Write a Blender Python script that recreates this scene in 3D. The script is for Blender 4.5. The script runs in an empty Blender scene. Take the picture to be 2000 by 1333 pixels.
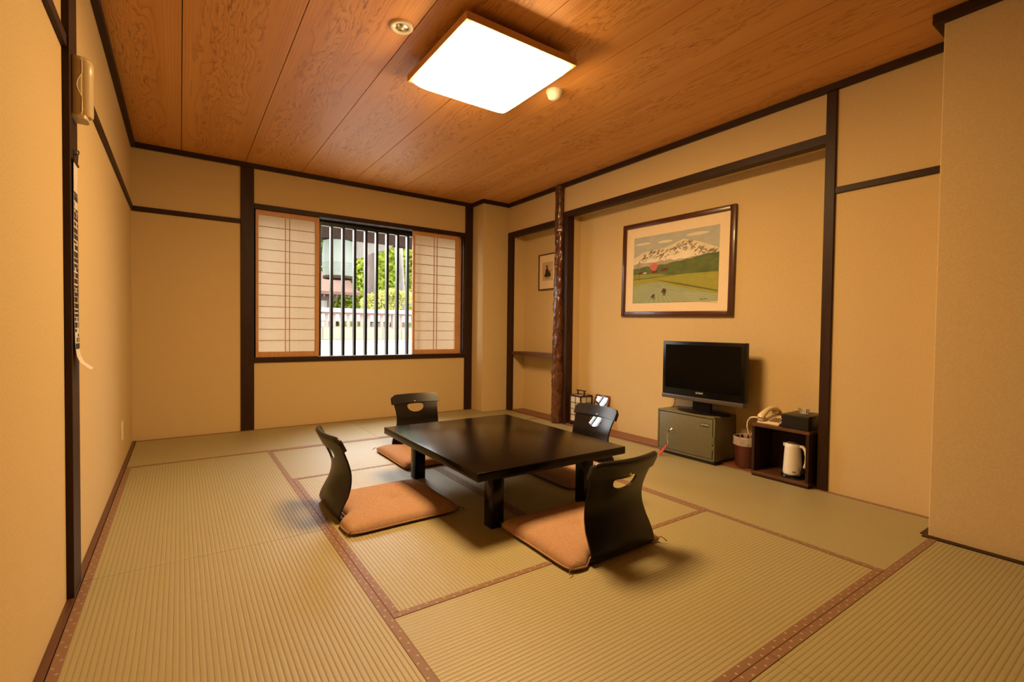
import bpy, bmesh, math, random
from mathutils import Vector, Matrix

scene = bpy.context.scene
COL = scene.collection
PI = math.pi

# ------------------------------------------------------------------ camera, sky, sun, exposure
cam_d = bpy.data.cameras.new('camera'); cam = bpy.data.objects.new('camera', cam_d); COL.objects.link(cam)
cam_d.sensor_width = 36.0; cam_d.sensor_fit = 'HORIZONTAL'; cam_d.lens = 16.866
cam_d.clip_start = 0.02; cam_d.clip_end = 300
RT = (0.82255156, -0.56856661, 0.01187176); UP = (0.00336418, 0.02574012, 0.99966301); FW = (0.56868059, 0.82223443, -0.02308533)
cam.matrix_world = Matrix(((RT[0], UP[0], -FW[0], 0.31927), (RT[1], UP[1], -FW[1], -4.89091), (RT[2], UP[2], -FW[2], 0.93379), (0, 0, 0, 1)))
scene.camera = cam

world = bpy.data.worlds.new('sky'); scene.world = world; world.use_nodes = True
wn = world.node_tree.nodes; wl = world.node_tree.links
# bright hazy sky, nearly even, a little whiter than blue
sky = wn.new('ShaderNodeTexNoise'); sky.inputs['Scale'].default_value = 1.5; sky.inputs['Detail'].default_value = 2.0
skm = wn.new('ShaderNodeMix'); skm.data_type = 'RGBA'; skm.inputs[6].default_value = (1.0, 0.985, 0.95, 1); skm.inputs[7].default_value = (0.93, 0.96, 0.97, 1)
wl.new(sky.outputs[0], skm.inputs[0]); wl.new(skm.outputs[2], wn['Background'].inputs[0])
wn['Background'].inputs[1].default_value = 19.0

sun_d = bpy.data.lights.new('sun', 'SUN'); sun_d.energy = 7.0; sun_d.angle = math.radians(0.6); sun_d.color = (1.0, 0.95, 0.87)
sun = bpy.data.objects.new('sun', sun_d); COL.objects.link(sun); sun.location = (1, -6, 9)
sun.rotation_euler = Vector((0.34, 0.55, -0.95)).to_track_quat('-Z', 'Y').to_euler()

vs = scene.view_settings
vs.view_transform = 'Standard'; vs.look = 'None'; vs.exposure = 0.0; vs.gamma = 1.0; vs.use_curve_mapping = False
LAMP_COLOR = (1.0, 0.63, 0.272); LAMP_STRENGTH = 73.0

# ------------------------------------------------------------------ materials
MATS = {}
def nd(nt, t, **kw):
    n = nt.nodes.new(t)
    for k, val in kw.items(): setattr(n, k, val)
    return n
def base_mat(name):
    m = bpy.data.materials.new(name); m.use_nodes = True
    nt = m.node_tree; b = nt.nodes['Principled BSDF']; MATS[name] = m
    return m, nt, b
def math_n(nt, op, a, b=None, c=None):
    n = nt.nodes.new('ShaderNodeMath'); n.operation = op
    for i, s in enumerate((a, b, c)):
        if s is None: continue
        if isinstance(s, (int, float)): n.inputs[i].default_value = s
        else: nt.links.new(s, n.inputs[i])
    return n.outputs[0]
def mixc(nt, fac, c1, c2):
    n = nt.nodes.new('ShaderNodeMix'); n.data_type = 'RGBA'
    for idx, s in ((0, fac), (6, c1), (7, c2)):
        if isinstance(s, (int, float)): n.inputs[idx].default_value = s
        elif isinstance(s, tuple): n.inputs[idx].default_value = (*s[:3], 1)
        else: nt.links.new(s, n.inputs[idx])
    return n.outputs[2]
def ramp(nt, src, a, b):
    n = nt.nodes.new('ShaderNodeMapRange'); n.inputs[1].default_value = a; n.inputs[2].default_value = b
    nt.links.new(src, n.inputs[0]); return n.outputs[0]
def noise(nt, vec, scale, detail=3.0, rough=0.55, dist=0.0):
    n = nt.nodes.new('ShaderNodeTexNoise'); n.inputs['Scale'].default_value = scale; n.inputs['Detail'].default_value = detail
    n.inputs['Roughness'].default_value = rough; n.inputs['Distortion'].default_value = dist
    nt.links.new(vec, n.inputs['Vector']); return n.outputs[0]
def coords(nt, scale=(1, 1, 1), rand=False, out='Object'):
    tc = nt.nodes.new('ShaderNodeTexCoord'); mp = nt.nodes.new('ShaderNodeMapping')
    mp.inputs['Scale'].default_value = scale; nt.links.new(tc.outputs[out], mp.inputs[0])
    if rand:
        oi = nt.nodes.new('ShaderNodeObjectInfo'); sc_ = nt.nodes.new('ShaderNodeVectorMath'); sc_.operation = 'SCALE'
        cb = nt.nodes.new('ShaderNodeCombineXYZ')
        for i in range(3): nt.links.new(oi.outputs['Random'], cb.inputs[i])
        nt.links.new(cb.outputs[0], sc_.inputs[0]); sc_.inputs['Scale'].default_value = 23.7
        nt.links.new(sc_.outputs[0], mp.inputs['Location'])
    return mp.outputs[0]
def bump(nt, b, h, strength, dist):
    n = nt.nodes.new('ShaderNodeBump'); n.inputs['Strength'].default_value = strength; n.inputs['Distance'].default_value = dist
    nt.links.new(h, n.inputs['Height']); nt.links.new(n.outputs[0], b.inputs['Normal'])
def pm(name, c1, c2=None, rough=0.5, scale=8.0, stretch=(1, 1, 1), bmp=0.0, bscale=None, metallic=0.0, spec=0.5, coat=0.0, detail=3.0, rand=False):
    """plain procedural surface: two tones mixed by noise, optional fine relief"""
    m, nt, b = base_mat(name)
    v = coords(nt, stretch, rand)
    n = noise(nt, v, scale, detail)
    c2 = c2 or tuple(x * 0.86 for x in c1)
    nt.links.new(mixc(nt, ramp(nt, n, 0.3, 0.7), c1, c2), b.inputs['Base Color'])
    b.inputs['Roughness'].default_value = rough; b.inputs['Metallic'].default_value = metallic
    b.inputs['Specular IOR Level'].default_value = spec; b.inputs['Coat Weight'].default_value = coat
    if bmp: bump(nt, b, noise(nt, coords(nt, stretch), bscale or scale * 4, 2.0), bmp, 0.002)
    return m

# wallpaper: cream with a fine fibrous fleck
m, nt, b = base_mat('wallpaper')
v = coords(nt)
n1 = noise(nt, v, 130, 3.0, 0.6); n2 = noise(nt, v, 9, 3.0)
c = mixc(nt, ramp(nt, n1, 0.35, 0.65), (0.640, 0.490, 0.258), (0.585, 0.436, 0.220))
c = mixc(nt, math_n(nt, 'MULTIPLY', ramp(nt, n2, 0.45, 0.75), 0.25), c, (0.605, 0.445, 0.222))
nt.links.new(c, b.inputs['Base Color']); b.inputs['Roughness'].default_value = 0.85; b.inputs['Specular IOR Level'].default_value = 0.2
bump(nt, b, n1, 0.25, 0.001)

pm('dark_wood', (0.038, 0.014, 0.006), (0.024, 0.009, 0.004), 0.50, 6, (6, 6, 1), 0.15, 60, spec=0.25)
pm('dark_wood_x', (0.038, 0.014, 0.006), (0.024, 0.009, 0.004), 0.50, 6, (1, 6, 6), 0.15, 60, spec=0.25)
pm('dark_wood_y', (0.038, 0.014, 0.006), (0.024, 0.009, 0.004), 0.50, 6, (6, 1, 6), 0.15, 60, spec=0.25)
pm('brown_wood_y', (0.115, 0.046, 0.022), (0.075, 0.028, 0.014), 0.38, 5, (8, 1, 8), 0.15, 60)
pm('floor_board', (0.20, 0.070, 0.030), (0.15, 0.050, 0.020), 0.35, 5, (10, 1, 4), 0.1, 60)
pm('sugi_light', (0.62, 0.33, 0.14), (0.50, 0.25, 0.10), 0.55, 7, (8, 8, 1), 0.1, 80)
pm('lacquer_black', (0.0075, 0.0052, 0.0045), (0.0055, 0.0040, 0.0035), 0.30, 30, bmp=0.03, bscale=250, spec=0.35)
pm('table_lacquer', (0.0060, 0.0034, 0.0022), (0.0046, 0.0026, 0.0018), 0.19, 3, (6, 1, 1), 0.02, 200, spec=0.25)
pm('vinyl_black', (0.010, 0.008, 0.0075), (0.007, 0.006, 0.0055), 0.36, 40, bmp=0.12, bscale=220)
pm('chrome', (0.75, 0.72, 0.66), None, 0.18, 20, metallic=1.0)
pm('cushion_cloth', (0.445, 0.275, 0.175), (0.37, 0.215, 0.130), 0.9, 60, (1, 2.4, 1), 0.9, 150, spec=0.1)
pm('tassel_brown', (0.17, 0.075, 0.035), None, 0.9, 50)
pm('safe_green', (0.150, 0.138, 0.070), (0.130, 0.118, 0.060), 0.42, 60, bmp=0.12, bscale=400)
pm('safe_dark', (0.018, 0.014, 0.010), None, 0.5, 30)
pm('plastic_black', (0.004, 0.0034, 0.0032), None, 0.28, 30, spec=0.22)
pm('screen_glass', (0.0022, 0.0019, 0.0018), None, 0.16, 10, spec=0.2)
pm('plastic_grey', (0.085, 0.070, 0.062), None, 0.35, 30)
pm('print_white', (0.78, 0.76, 0.72), None, 0.6, 30)
pm('cream_plastic', (0.74, 0.62, 0.40), (0.69, 0.57, 0.36), 0.36, 12)
pm('kettle_white', (0.80, 0.75, 0.66), (0.76, 0.71, 0.62), 0.30, 12)
pm('key_red', (0.55, 0.060, 0.020), (0.45, 0.045, 0.016), 0.28, 12, coat=0.4)
pm('bin_red', (0.105, 0.022, 0.012), (0.075, 0.016, 0.010), 0.45, 18, (1, 1, 3))
pm('key_dark', (0.20, 0.12, 0.07), None, 0.5, 12)
pm('tissue', (0.86, 0.82, 0.74), None, 0.9, 18, bmp=0.3, bscale=40)
pm('frame_brown', (0.085, 0.022, 0.010), (0.055, 0.014, 0.007), 0.32, 8, (1, 1, 1), coat=0.25)
pm('frame_red', (0.16, 0.035, 0.016), (0.11, 0.022, 0.010), 0.33, 12, coat=0.3)
pm('mat_board', (0.80, 0.66, 0.46), (0.77, 0.63, 0.43), 0.85, 40)
pm('white_plate', (0.80, 0.76, 0.66), None, 0.4, 10)
pm('mirror', (0.92, 0.92, 0.92), (0.92, 0.92, 0.92), 0.015, 5, metallic=1.0)
pm('lamp_frame_wood', (0.66, 0.41, 0.21), (0.58, 0.35, 0.17), 0.5, 6, (4, 4, 12))
pm('lamp_body_metal', (0.62, 0.56, 0.48), None, 0.5, 10)
pm('beige_plastic', (0.60, 0.47, 0.27), (0.57, 0.44, 0.25), 0.33, 10)
pm('bulb_glass', (0.9, 0.85, 0.7), None, 0.06, 10, coat=1.0)
pm('reflector', (0.85, 0.78, 0.55), None, 0.16, 10, metallic=1.0)
pm('wire_black', (0.006, 0.006, 0.006), None, 0.5, 20)
pm('lattice_black', (0.008, 0.008, 0.008), (0.006, 0.006, 0.006), 0.35, 20, spec=0.35)
pm('strip_paper', (0.66, 0.60, 0.55), (0.60, 0.54, 0.50), 0.85, 40)
pm('ink_dark', (0.028, 0.018, 0.022), None, 0.8, 40)
pm('skirt_gap', (0.03, 0.014, 0.008), None, 0.7, 20)

# shoji paper: thin translucent sheet
m, nt, b = base_mat('shoji_paper')
v = coords(nt); nn = noise(nt, v, 45, 4.0, 0.65)
col = mixc(nt, ramp(nt, nn, 0.3, 0.7), (0.82, 0.77, 0.68), (0.77, 0.71, 0.61))
df = nd(nt, 'ShaderNodeBsdfDiffuse'); tr = nd(nt, 'ShaderNodeBsdfTranslucent'); mx = nd(nt, 'ShaderNodeMixShader'); mx.inputs[0].default_value = 0.30
nt.links.new(col, df.inputs[0]); nt.links.new(col, tr.inputs[0]); nt.links.new(df.outputs[0], mx.inputs[1]); nt.links.new(tr.outputs[0], mx.inputs[2])
nt.links.new(mx.outputs[0], nt.nodes['Material Output'].inputs[0])

# thin plastic bag film
m, nt, b = base_mat('bag_film')
v = coords(nt); nn = noise(nt, v, 30, 4.0)
df = nd(nt, 'ShaderNodeBsdfPrincipled'); df.inputs['Base Color'].default_value = (0.72, 0.62, 0.55, 1); df.inputs['Roughness'].default_value = 0.2
tr = nd(nt, 'ShaderNodeBsdfTransparent'); mx = nd(nt, 'ShaderNodeMixShader')
nt.links.new(ramp(nt, nn, -0.3, 1.3), mx.inputs[0]); nt.links.new(tr.outputs[0], mx.inputs[1]); nt.links.new(df.outputs[0], mx.inputs[2])
nt.links.new(mx.outputs[0], nt.nodes['Material Output'].inputs[0])

# lamp diffuser
m, nt, b = base_mat('lamp_diffuser')
v = coords(nt); nn = noise(nt, v, 3, 1.0)
b.inputs['Base Color'].default_value = (0.9, 0.85, 0.75, 1)
nt.links.new(mixc(nt, nn, LAMP_COLOR, tuple(x * 0.98 for x in LAMP_COLOR)), b.inputs['Emission Color']); b.inputs['Emission Strength'].default_value = LAMP_STRENGTH

# tatami rush: ribs run along the mat's long (local Y) side
m, nt, b = base_mat('tatami')
tc = nd(nt, 'ShaderNodeTexCoord'); sp = nd(nt, 'ShaderNodeSeparateXYZ'); nt.links.new(tc.outputs['Object'], sp.inputs[0])
RIB = 0.0155
ph = math_n(nt, 'MULTIPLY', sp.outputs[0], 2 * PI / RIB)
rib = math_n(nt, 'ABSOLUTE', math_n(nt, 'SINE', math_n(nt, 'MULTIPLY', ph, 0.5)))
ribp = math_n(nt, 'POWER', rib, 0.45)
fib = noise(nt, coords(nt, (18, 900, 1)), 1.0, 2.0)
big = noise(nt, coords(nt, (1, 1, 1), True), 2.2, 3.0)
oi = nd(nt, 'ShaderNodeObjectInfo')
c = mixc(nt, ramp(nt, fib, 0.3, 0.7), (0.375, 0.325, 0.160), (0.315, 0.268, 0.126))
c = mixc(nt, math_n(nt, 'MULTIPLY', ramp(nt, big, 0.35, 0.7), 0.35), c, (0.345, 0.285, 0.132))
c = mixc(nt, math_n(nt, 'MULTIPLY', oi.outputs['Random'], 0.18), c, (0.31, 0.305, 0.145))
c = mixc(nt, ramp(nt, ribp, 0.15, 0.85), (0.205, 0.165, 0.070), c)
nt.links.new(c, b.inputs['Base Color']); b.inputs['Roughness'].default_value = 0.47; b.inputs['Specular IOR Level'].default_value = 0.95
bump(nt, b, math_n(nt, 'ADD', ribp, math_n(nt, 'MULTIPLY', fib, 0.25)), 0.55, 0.0018)

# mat border cloth: brown with small pale spots in two staggered rows (local X across, Y along)
m, nt, b = base_mat('border_cloth')
tc = nd(nt, 'ShaderNodeTexCoord'); sp = nd(nt, 'ShaderNodeSeparateXYZ'); nt.links.new(tc.outputs['Object'], sp.inputs[0])
def spots(x0, shift):
    fy = math_n(nt, 'SUBTRACT', math_n(nt, 'FRACT', math_n(nt, 'ADD', math_n(nt, 'DIVIDE', sp.outputs[1], 0.066), shift)), 0.5)
    dy = math_n(nt, 'MULTIPLY', fy, 0.066); dx = math_n(nt, 'SUBTRACT', sp.outputs[0], x0)
    d2 = math_n(nt, 'ADD', math_n(nt, 'MULTIPLY', dx, dx), math_n(nt, 'MULTIPLY', dy, dy))
    return math_n(nt, 'LESS_THAN', d2, 0.0042 ** 2)
s = math_n(nt, 'MAXIMUM', spots(-0.0065, 0.0), spots(0.0065, 0.5))
tw = noise(nt, coords(nt, (700, 700, 1)), 1.0, 1.0)
c = mixc(nt, tw, (0.235, 0.130, 0.076), (0.190, 0.100, 0.055)); c = mixc(nt, math_n(nt, 'MULTIPLY', s, 0.6), c, (0.52, 0.40, 0.23))
nt.links.new(c, b.inputs['Base Color']); b.inputs['Roughness'].default_value = 0.5; bump(nt, b, tw, 0.3, 0.001)

# ceiling boards: cedar print with a band of flame grain down the middle of each board
m, nt, b = base_mat('ceiling_board')
tc = nd(nt, 'ShaderNodeTexCoord'); sp = nd(nt, 'ShaderNodeSeparateXYZ'); nt.links.new(tc.outputs['Object'], sp.inputs[0])
cx = sp.outputs[0]
fig = noise(nt, coords(nt, (6.5, 1.15, 1), True), 1.0, 2.5, 0.5)
wob = noise(nt, coords(nt, (22, 5.0, 1), True), 1.0, 3.0, 0.6)
mid = math_n(nt, 'SUBTRACT', 1.0, ramp(nt, math_n(nt, 'ABSOLUTE', math_n(nt, 'ADD', cx, 0.02)), 0.05, 0.17))
amp = math_n(nt, 'ADD', math_n(nt, 'MULTIPLY', mid, 9.0), 1.2)
fld = math_n(nt, 'ADD', math_n(nt, 'MULTIPLY', math_n(nt, 'ABSOLUTE', cx), 42.0), math_n(nt, 'MULTIPLY', amp, math_n(nt, 'ADD', fig, math_n(nt, 'MULTIPLY', wob, 0.22))))
saw = math_n(nt, 'FRACT', math_n(nt, 'MULTIPLY', fld, 1.6))
line = math_n(nt, 'POWER', saw, 5.0)
fine = noise(nt, coords(nt, (160, 3, 1), True), 1.0, 3.0, 0.65)
tone = noise(nt, coords(nt, (7, 0.4, 1), True), 1.0, 2.0)
c = mixc(nt, ramp(nt, tone, 0.3, 0.7), (0.76, 0.395, 0.125), (0.67, 0.315, 0.088))
c = mixc(nt, math_n(nt, 'MULTIPLY', ramp(nt, fine, 0.35, 0.75), 0.35), c, (0.53, 0.230, 0.058))
dk = math_n(nt, 'MULTIPLY', line, math_n(nt, 'ADD', math_n(nt, 'MULTIPLY', mid, 0.45), 0.30))
c = mixc(nt, dk, c, (0.27, 0.090, 0.020))
fleck = ramp(nt, noise(nt, coords(nt, (75, 9, 1), True), 1.0, 1.0), 0.66, 0.74)
c = mixc(nt, math_n(nt, 'MULTIPLY', fleck, math_n(nt, 'MULTIPLY', mid, 0.65)), c, (0.19, 0.062, 0.016))
nt.links.new(c, b.inputs['Base Color']); b.inputs['Roughness'].default_value = 0.45; b.inputs['Specular IOR Level'].default_value = 0.34
bump(nt, b, fine, 0.12, 0.0006)

# gnarled alcove log
m, nt, b = base_mat('log_bark')
v = coords(nt, (1, 1, 0.55)); nn = noise(nt, v, 24, 4.0, 0.65, 0.8); n2 = noise(nt, v, 70, 2.0)
c = mixc(nt, ramp(nt, nn, 0.35, 0.68), (0.022, 0.007, 0.003), (0.165, 0.056, 0.020)); c = mixc(nt, math_n(nt, 'MULTIPLY', n2, 0.4), c, (0.13, 0.04, 0.014))
nt.links.new(c, b.inputs['Base Color']); b.inputs['Roughness'].default_value = 0.26; b.inputs['Coat Weight'].default_value = 0.5; b.inputs['Coat Roughness'].default_value = 0.15
bump(nt, b, nn, 0.9, 0.006)

# outdoors
pm('ground_gravel', (0.248, 0.240, 0.224), (0.220, 0.212, 0.196), 0.9, 30, bmp=0.4, bscale=90)
pm('stone_white', (0.280, 0.272, 0.252), (0.232, 0.224, 0.200), 0.9, 14, bmp=0.4, bscale=60)
pm('stone_mossy', (0.092, 0.084, 0.058), (0.066, 0.062, 0.038), 0.9, 22, bmp=0.5, bscale=60)
pm('fence_wood', (0.085, 0.062, 0.050), (0.062, 0.043, 0.035), 0.8, 9, (6, 6, 1), bmp=0.2)
pm('fence_cap_wood', (0.115, 0.092, 0.086), (0.095, 0.075, 0.069), 0.8, 9, (1, 6, 6))
pm('fence_red', (0.080, 0.030, 0.024), None, 0.7, 9)
pm('roof_copper', (0.078, 0.044, 0.034), (0.060, 0.033, 0.026), 0.8, 6, (1, 6, 6), spec=0.1)
pm('shrine_wood', (0.080, 0.046, 0.034), (0.052, 0.030, 0.022), 0.75, 8, (4, 4, 1))
pm('shrine_plaster', (0.248, 0.232, 0.208), (0.224, 0.208, 0.184), 0.85, 8)
pm('dark_timber', (0.022, 0.013, 0.009), (0.014, 0.008, 0.006), 0.9, 8, (4, 4, 1), spec=0.05)
pm('lantern_pale', (0.066, 0.075, 0.060), (0.054, 0.063, 0.050), 0.7, 6, (1, 1, 14))
pm('trunk_brown', (0.042, 0.028, 0.020), (0.026, 0.017, 0.013), 0.9, 9, (3, 3, 0.6), 0.6, 40)
pm('trunk_grey', (0.096, 0.084, 0.072), (0.064, 0.056, 0.048), 0.9, 9, (3, 3, 0.6), 0.6, 40)
for nm, c1, c2 in (('leaf_bright', (0.235, 0.265, 0.03), (0.15, 0.195, 0.025)), ('leaf_yellow', (0.40, 0.37, 0.125), (0.28, 0.28, 0.075)), ('leaf_green', (0.085, 0.125, 0.025), (0.045, 0.08, 0.02))):
    m, nt, b = base_mat(nm)
    nn = noise(nt, coords(nt), 3.0, 3.0)
    col = mixc(nt, ramp(nt, nn, 0.3, 0.7), c1, c2)
    df = nd(nt, 'ShaderNodeBsdfDiffuse'); tr = nd(nt, 'ShaderNodeBsdfTranslucent'); mx = nd(nt, 'ShaderNodeMixShader'); mx.inputs[0].default_value = 0.45
    nt.links.new(col, df.inputs[0]); nt.links.new(col, tr.inputs[0]); nt.links.new(df.outputs[0], mx.inputs[1]); nt.links.new(tr.outputs[0], mx.inputs[2])
    nt.links.new(mx.outputs[0], nt.nodes['Material Output'].inputs[0])

# ------------------------------------------------------------------ mesh helpers
def bx(bm, x0, x1, y0, y1, z0, z1, bev=0.0, seg=2):
    r = bmesh.ops.create_cube(bm, size=1.0)
    for v in r['verts']:
        v.co = Vector(((x0 + x1) / 2 + v.co.x * (x1 - x0), (y0 + y1) / 2 + v.co.y * (y1 - y0), (z0 + z1) / 2 + v.co.z * (z1 - z0)))
    if bev:
        ed = list({e for v in r['verts'] for e in v.link_edges})
        bmesh.ops.bevel(bm, geom=ed, offset=bev, segments=seg, affect='EDGES', profile=0.5)
def box(x0, x1, y0, y1, z0, z1, bev=0.0, seg=2):
    bm = bmesh.new(); bx(bm, x0, x1, y0, y1, z0, z1, bev, seg); return bm
def tube(bm, pts, r, n=8, cap=True, closed=False):
    pts = [Vector(p) for p in pts]; rings = []; N = len(pts); prev = None
    for i, p in enumerate(pts):
        a = pts[i - 1] if (i > 0 or closed) else pts[0]; c = pts[(i + 1) % N] if (i < N - 1 or closed) else pts[-1]
        t = (c - a).normalized()
        u = (prev - t * prev.dot(t)) if prev is not None else t.orthogonal()
        u.normalize(); prev = u; w = t.cross(u); rr = r[i] if isinstance(r, (list, tuple)) else r
        rings.append([bm.verts.new(p + (u * math.cos(k * 2 * PI / n) + w * math.sin(k * 2 * PI / n)) * rr) for k in range(n)])
    for i in range(N if closed else N - 1):
        A, B = rings[i], rings[(i + 1) % N]
        for k in range(n): bm.faces.new((A[k], A[(k + 1) % n], B[(k + 1) % n], B[k]))
    if cap and not closed:
        bm.faces.new(rings[0][::-1]); bm.faces.new(rings[-1])
def lathe(bm, prof, n=32, c=(0, 0, 0), cap0=True, cap1=True, fn=None):
    rings = []
    for r, z in prof:
        rings.append([bm.verts.new((c[0] + (fn(k * 2 * PI / n, r, z) if fn else r) * math.cos(k * 2 * PI / n), c[1] + (fn(k * 2 * PI / n, r, z) if fn else r) * math.sin(k * 2 * PI / n), c[2] + z)) for k in range(n)])
    for A, B in zip(rings, rings[1:]):
        for k in range(n): bm.faces.new((A[k], A[(k + 1) % n], B[(k + 1) % n], B[k]))
    if cap0: bm.faces.new(rings[0][::-1])
    if cap1: bm.faces.new(rings[-1])
def prism(bm, poly, axis, a0, a1):
    """poly of 2-D points extruded along axis ('x': poly=(y,z), 'y': (x,z), 'z': (x,y))"""
    def P(p, a): return {'x': (a, p[0], p[1]), 'y': (p[0], a, p[1]), 'z': (p[0], p[1], a)}[axis]
    A = [bm.verts.new(P(p, a0)) for p in poly]; B = [bm.verts.new(P(p, a1)) for p in poly]; n = len(poly)
    bm.faces.new(A); bm.faces.new(B[::-1])
    for k in range(n): bm.faces.new((A[k], B[k], B[(k + 1) % n], A[(k + 1) % n]))
def obj(name, bm, mat, parent=None, smooth=None, loc=None, rot=None):
    if isinstance(bm, bmesh.types.BMesh):
        bmesh.ops.recalc_face_normals(bm, faces=bm.faces)
        me = bpy.data.meshes.new(name); bm.to_mesh(me); bm.free()
    else: me = bm
    if not me.materials:
        for mm in (mat if isinstance(mat, (list, tuple)) else [mat]): me.materials.append(MATS[mm])
    if smooth:
        for p in me.polygons: p.use_smooth = True
        me.set_sharp_from_angle(angle=math.radians(smooth))
    o = bpy.data.objects.new(name, me); COL.objects.link(o)
    if parent: o.parent = parent
    if loc: o.location = loc
    if rot: o.rotation_euler = rot
    return o
def tag(o, label=None, cat=None, group=None, kind=None):
    if label: o['label'] = label
    if cat: o['category'] = cat
    if group: o['group'] = group
    if kind: o['kind'] = kind
    return o
def thing(name, loc, label, cat, rz=0.0, group=None, kind=None):
    o = bpy.data.objects.new(name, None); COL.objects.link(o); o.empty_display_size = 0.1
    o.location = loc; o.rotation_euler = (0, 0, rz)
    return tag(o, label, cat, group, kind)
def struct(name, bm, mat, label, cat, **kw):
    return tag(obj(name, bm, mat, **kw), label, cat, kind='structure')
def text(name, body, size, mat, parent, loc, rot, depth=0.0006, shear=0.0, xs=1.0):
    cu = bpy.data.curves.new(name, 'FONT'); cu.body = body; cu.size = size; cu.extrude = depth; cu.align_x = 'CENTER'; cu.align_y = 'CENTER'; cu.shear = shear; cu.resolution_u = 3
    t = bpy.data.objects.new(name, cu); COL.objects.link(t)
    dg = bpy.context.evaluated_depsgraph_get(); me = bpy.data.meshes.new_from_object(t.evaluated_get(dg))
    bpy.data.objects.remove(t); bpy.data.curves.remove(cu)
    me.materials.clear(); me.materials.append(MATS[mat])
    o = bpy.data.objects.new(name, me); COL.objects.link(o); o.parent = parent; o.location = loc; o.rotation_euler = rot; o.scale = (xs, 1, 1)
    return o
def cat_rom(pts, x):
    """smooth curve through (x,y) points"""
    if x <= pts[0][0]: return pts[0][1]
    if x >= pts[-1][0]: return pts[-1][1]
    for i in range(len(pts) - 1):
        if pts[i][0] <= x <= pts[i + 1][0]:
            p0 = pts[max(i - 1, 0)]; p1 = pts[i]; p2 = pts[i + 1]; p3 = pts[min(i + 2, len(pts) - 1)]
            h = p2[0] - p1[0]; t = (x - p1[0]) / h
            m1 = (p2[1] - p0[1]) / (p2[0] - p0[0]) * h; m2 = (p3[1] - p1[1]) / (p3[0] - p1[0]) * h
            return (2*t**3 - 3*t*t + 1) * p1[1] + (t**3 - 2*t*t + t) * m1 + (-2*t**3 + 3*t*t) * p2[1] + (t**3 - t*t) * m2

# ------------------------------------------------------------------ the room shell
W = 3.469; XB = 3.64; HC = 2.39; YN = -5.9; XR = 3.174
struct('wall_left', box(-0.12, 0, YN - 0.12, 0.12, -0.06, 2.5), 'wallpaper', 'long cream wallpapered wall on the left with a dark rail', 'wall')
bm = bmesh.new()
bx(bm, 0, 0.88, 0, 0.12, -0.06, 2.5); bx(bm, 3.015, 3.76, 0, 0.12, -0.06, 2.5)
bx(bm, 0.88, 3.015, 0, 0.12, -0.06, 0.63); bx(bm, 0.88, 3.015, 0, 0.12, 2.02, 2.5)
struct('wall_far', bm, 'wallpaper', 'cream wallpapered wall around the window', 'wall')
struct('wall_corner', box(3.125, W, -0.248, 0, 0, HC, 0.004, 2), 'wallpaper', 'boxed-in cream pillar in the corner right of the window', 'wall')
bm = bmesh.new()
bx(bm, W, 3.76, -0.335, 0, -0.06, HC)                       # pier beside the shelf niche
bx(bm, W, 3.76, -1.13, -0.335, 2.03, HC)                # above the shelf niche
bx(bm, W, 3.76, -1.284, -1.13, -0.06, HC)                   # pier behind the log post
bx(bm, W, 3.76, -3.60, -1.284, 2.08, HC)                # above the picture niche
bx(bm, W, 3.76, -4.30, -3.60, -0.06, HC)                    # wall panel to the right
bx(bm, XB, 3.76, -3.60, -0.335, -0.06, 2.1)             # niche backs
struct('wall_right', bm, 'wallpaper', 'cream wallpapered wall on the right with two recessed niches', 'wall')
struct('wall_near_right', box(XR, 3.76, YN, -4.18, -0.06, HC, 0.005, 2), 'wallpaper', 'plain cream wall projecting at the right edge of the view', 'wall')
struct('wall_near', box(0, XR, YN - 0.12, YN, -0.06, 2.5), 'brown_wood_y', 'unseen wall behind the viewer, made dark wood to cut bounced light', 'wall')  # out-of-view end wall; dark wood chosen to lessen bounce and deepen the shadows

# ceiling
ceil = struct('ceiling', box(-0.12, 3.8, YN - 0.12, 0.16, HC + 0.012, 2.52), 'skirt_gap', 'cedar-grained board ceiling with dark joints', 'ceiling')
cl = [0.0, 0.332, 0.797, 1.26, 1.732, 2.212, 2.682, 3.158, 3.76]
for a, c in zip(cl, cl[1:]):
    w = 0.47 if c - a < 0.5 else c - a
    mid_x = (c - 0.235) if a == 0.0 else (a + c) / 2
    bm = box(a + 0.0022 - mid_x, c - 0.0022 - mid_x, YN / 2 - 0.06, -YN / 2 + 0.06, 0, 0.016)
    obj('plank', bm, 'ceiling_board', ceil, loc=(mid_x, YN / 2, HC))

# floor: slab with the mats laid on it
floor = struct('floor', box(-0.1, 3.76, YN - 0.1, 0.12, -0.14, -0.055), 'skirt_gap', 'floor of green-gold straw mats with brown borders', 'floor')
HER = 0.0275; JX = 0.881
mats = [(0.024, 1.712, -0.912, -0.008, 'H'), (1.712, 3.466, -0.900, -0.008, 'H'),
        (0.024, JX, -2.595, -0.912, 'V'), (0.024, JX, -4.28, -2.595, 'V'), (0.024, JX, -5.89, -4.28, 'V'),
        (JX, 2.578, -1.745, -0.912, 'H'), (JX, 1.735, -3.402, -1.745, 'V'), (1.735, 2.578, -3.402, -1.745, 'V'),
        (JX, 2.578, -4.193, -3.402, 'H'), (2.578, 3.466, -2.55, -0.900, 'V'), (2.578, 3.466, -4.193, -2.55, 'V'),
        (JX, 1.721, -5.05, -4.193, 'H'), (1.721, 3.14, -5.05, -4.193, 'H'), (JX, 3.14, -5.89, -5.05, 'H')]
border_mesh = {}
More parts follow.
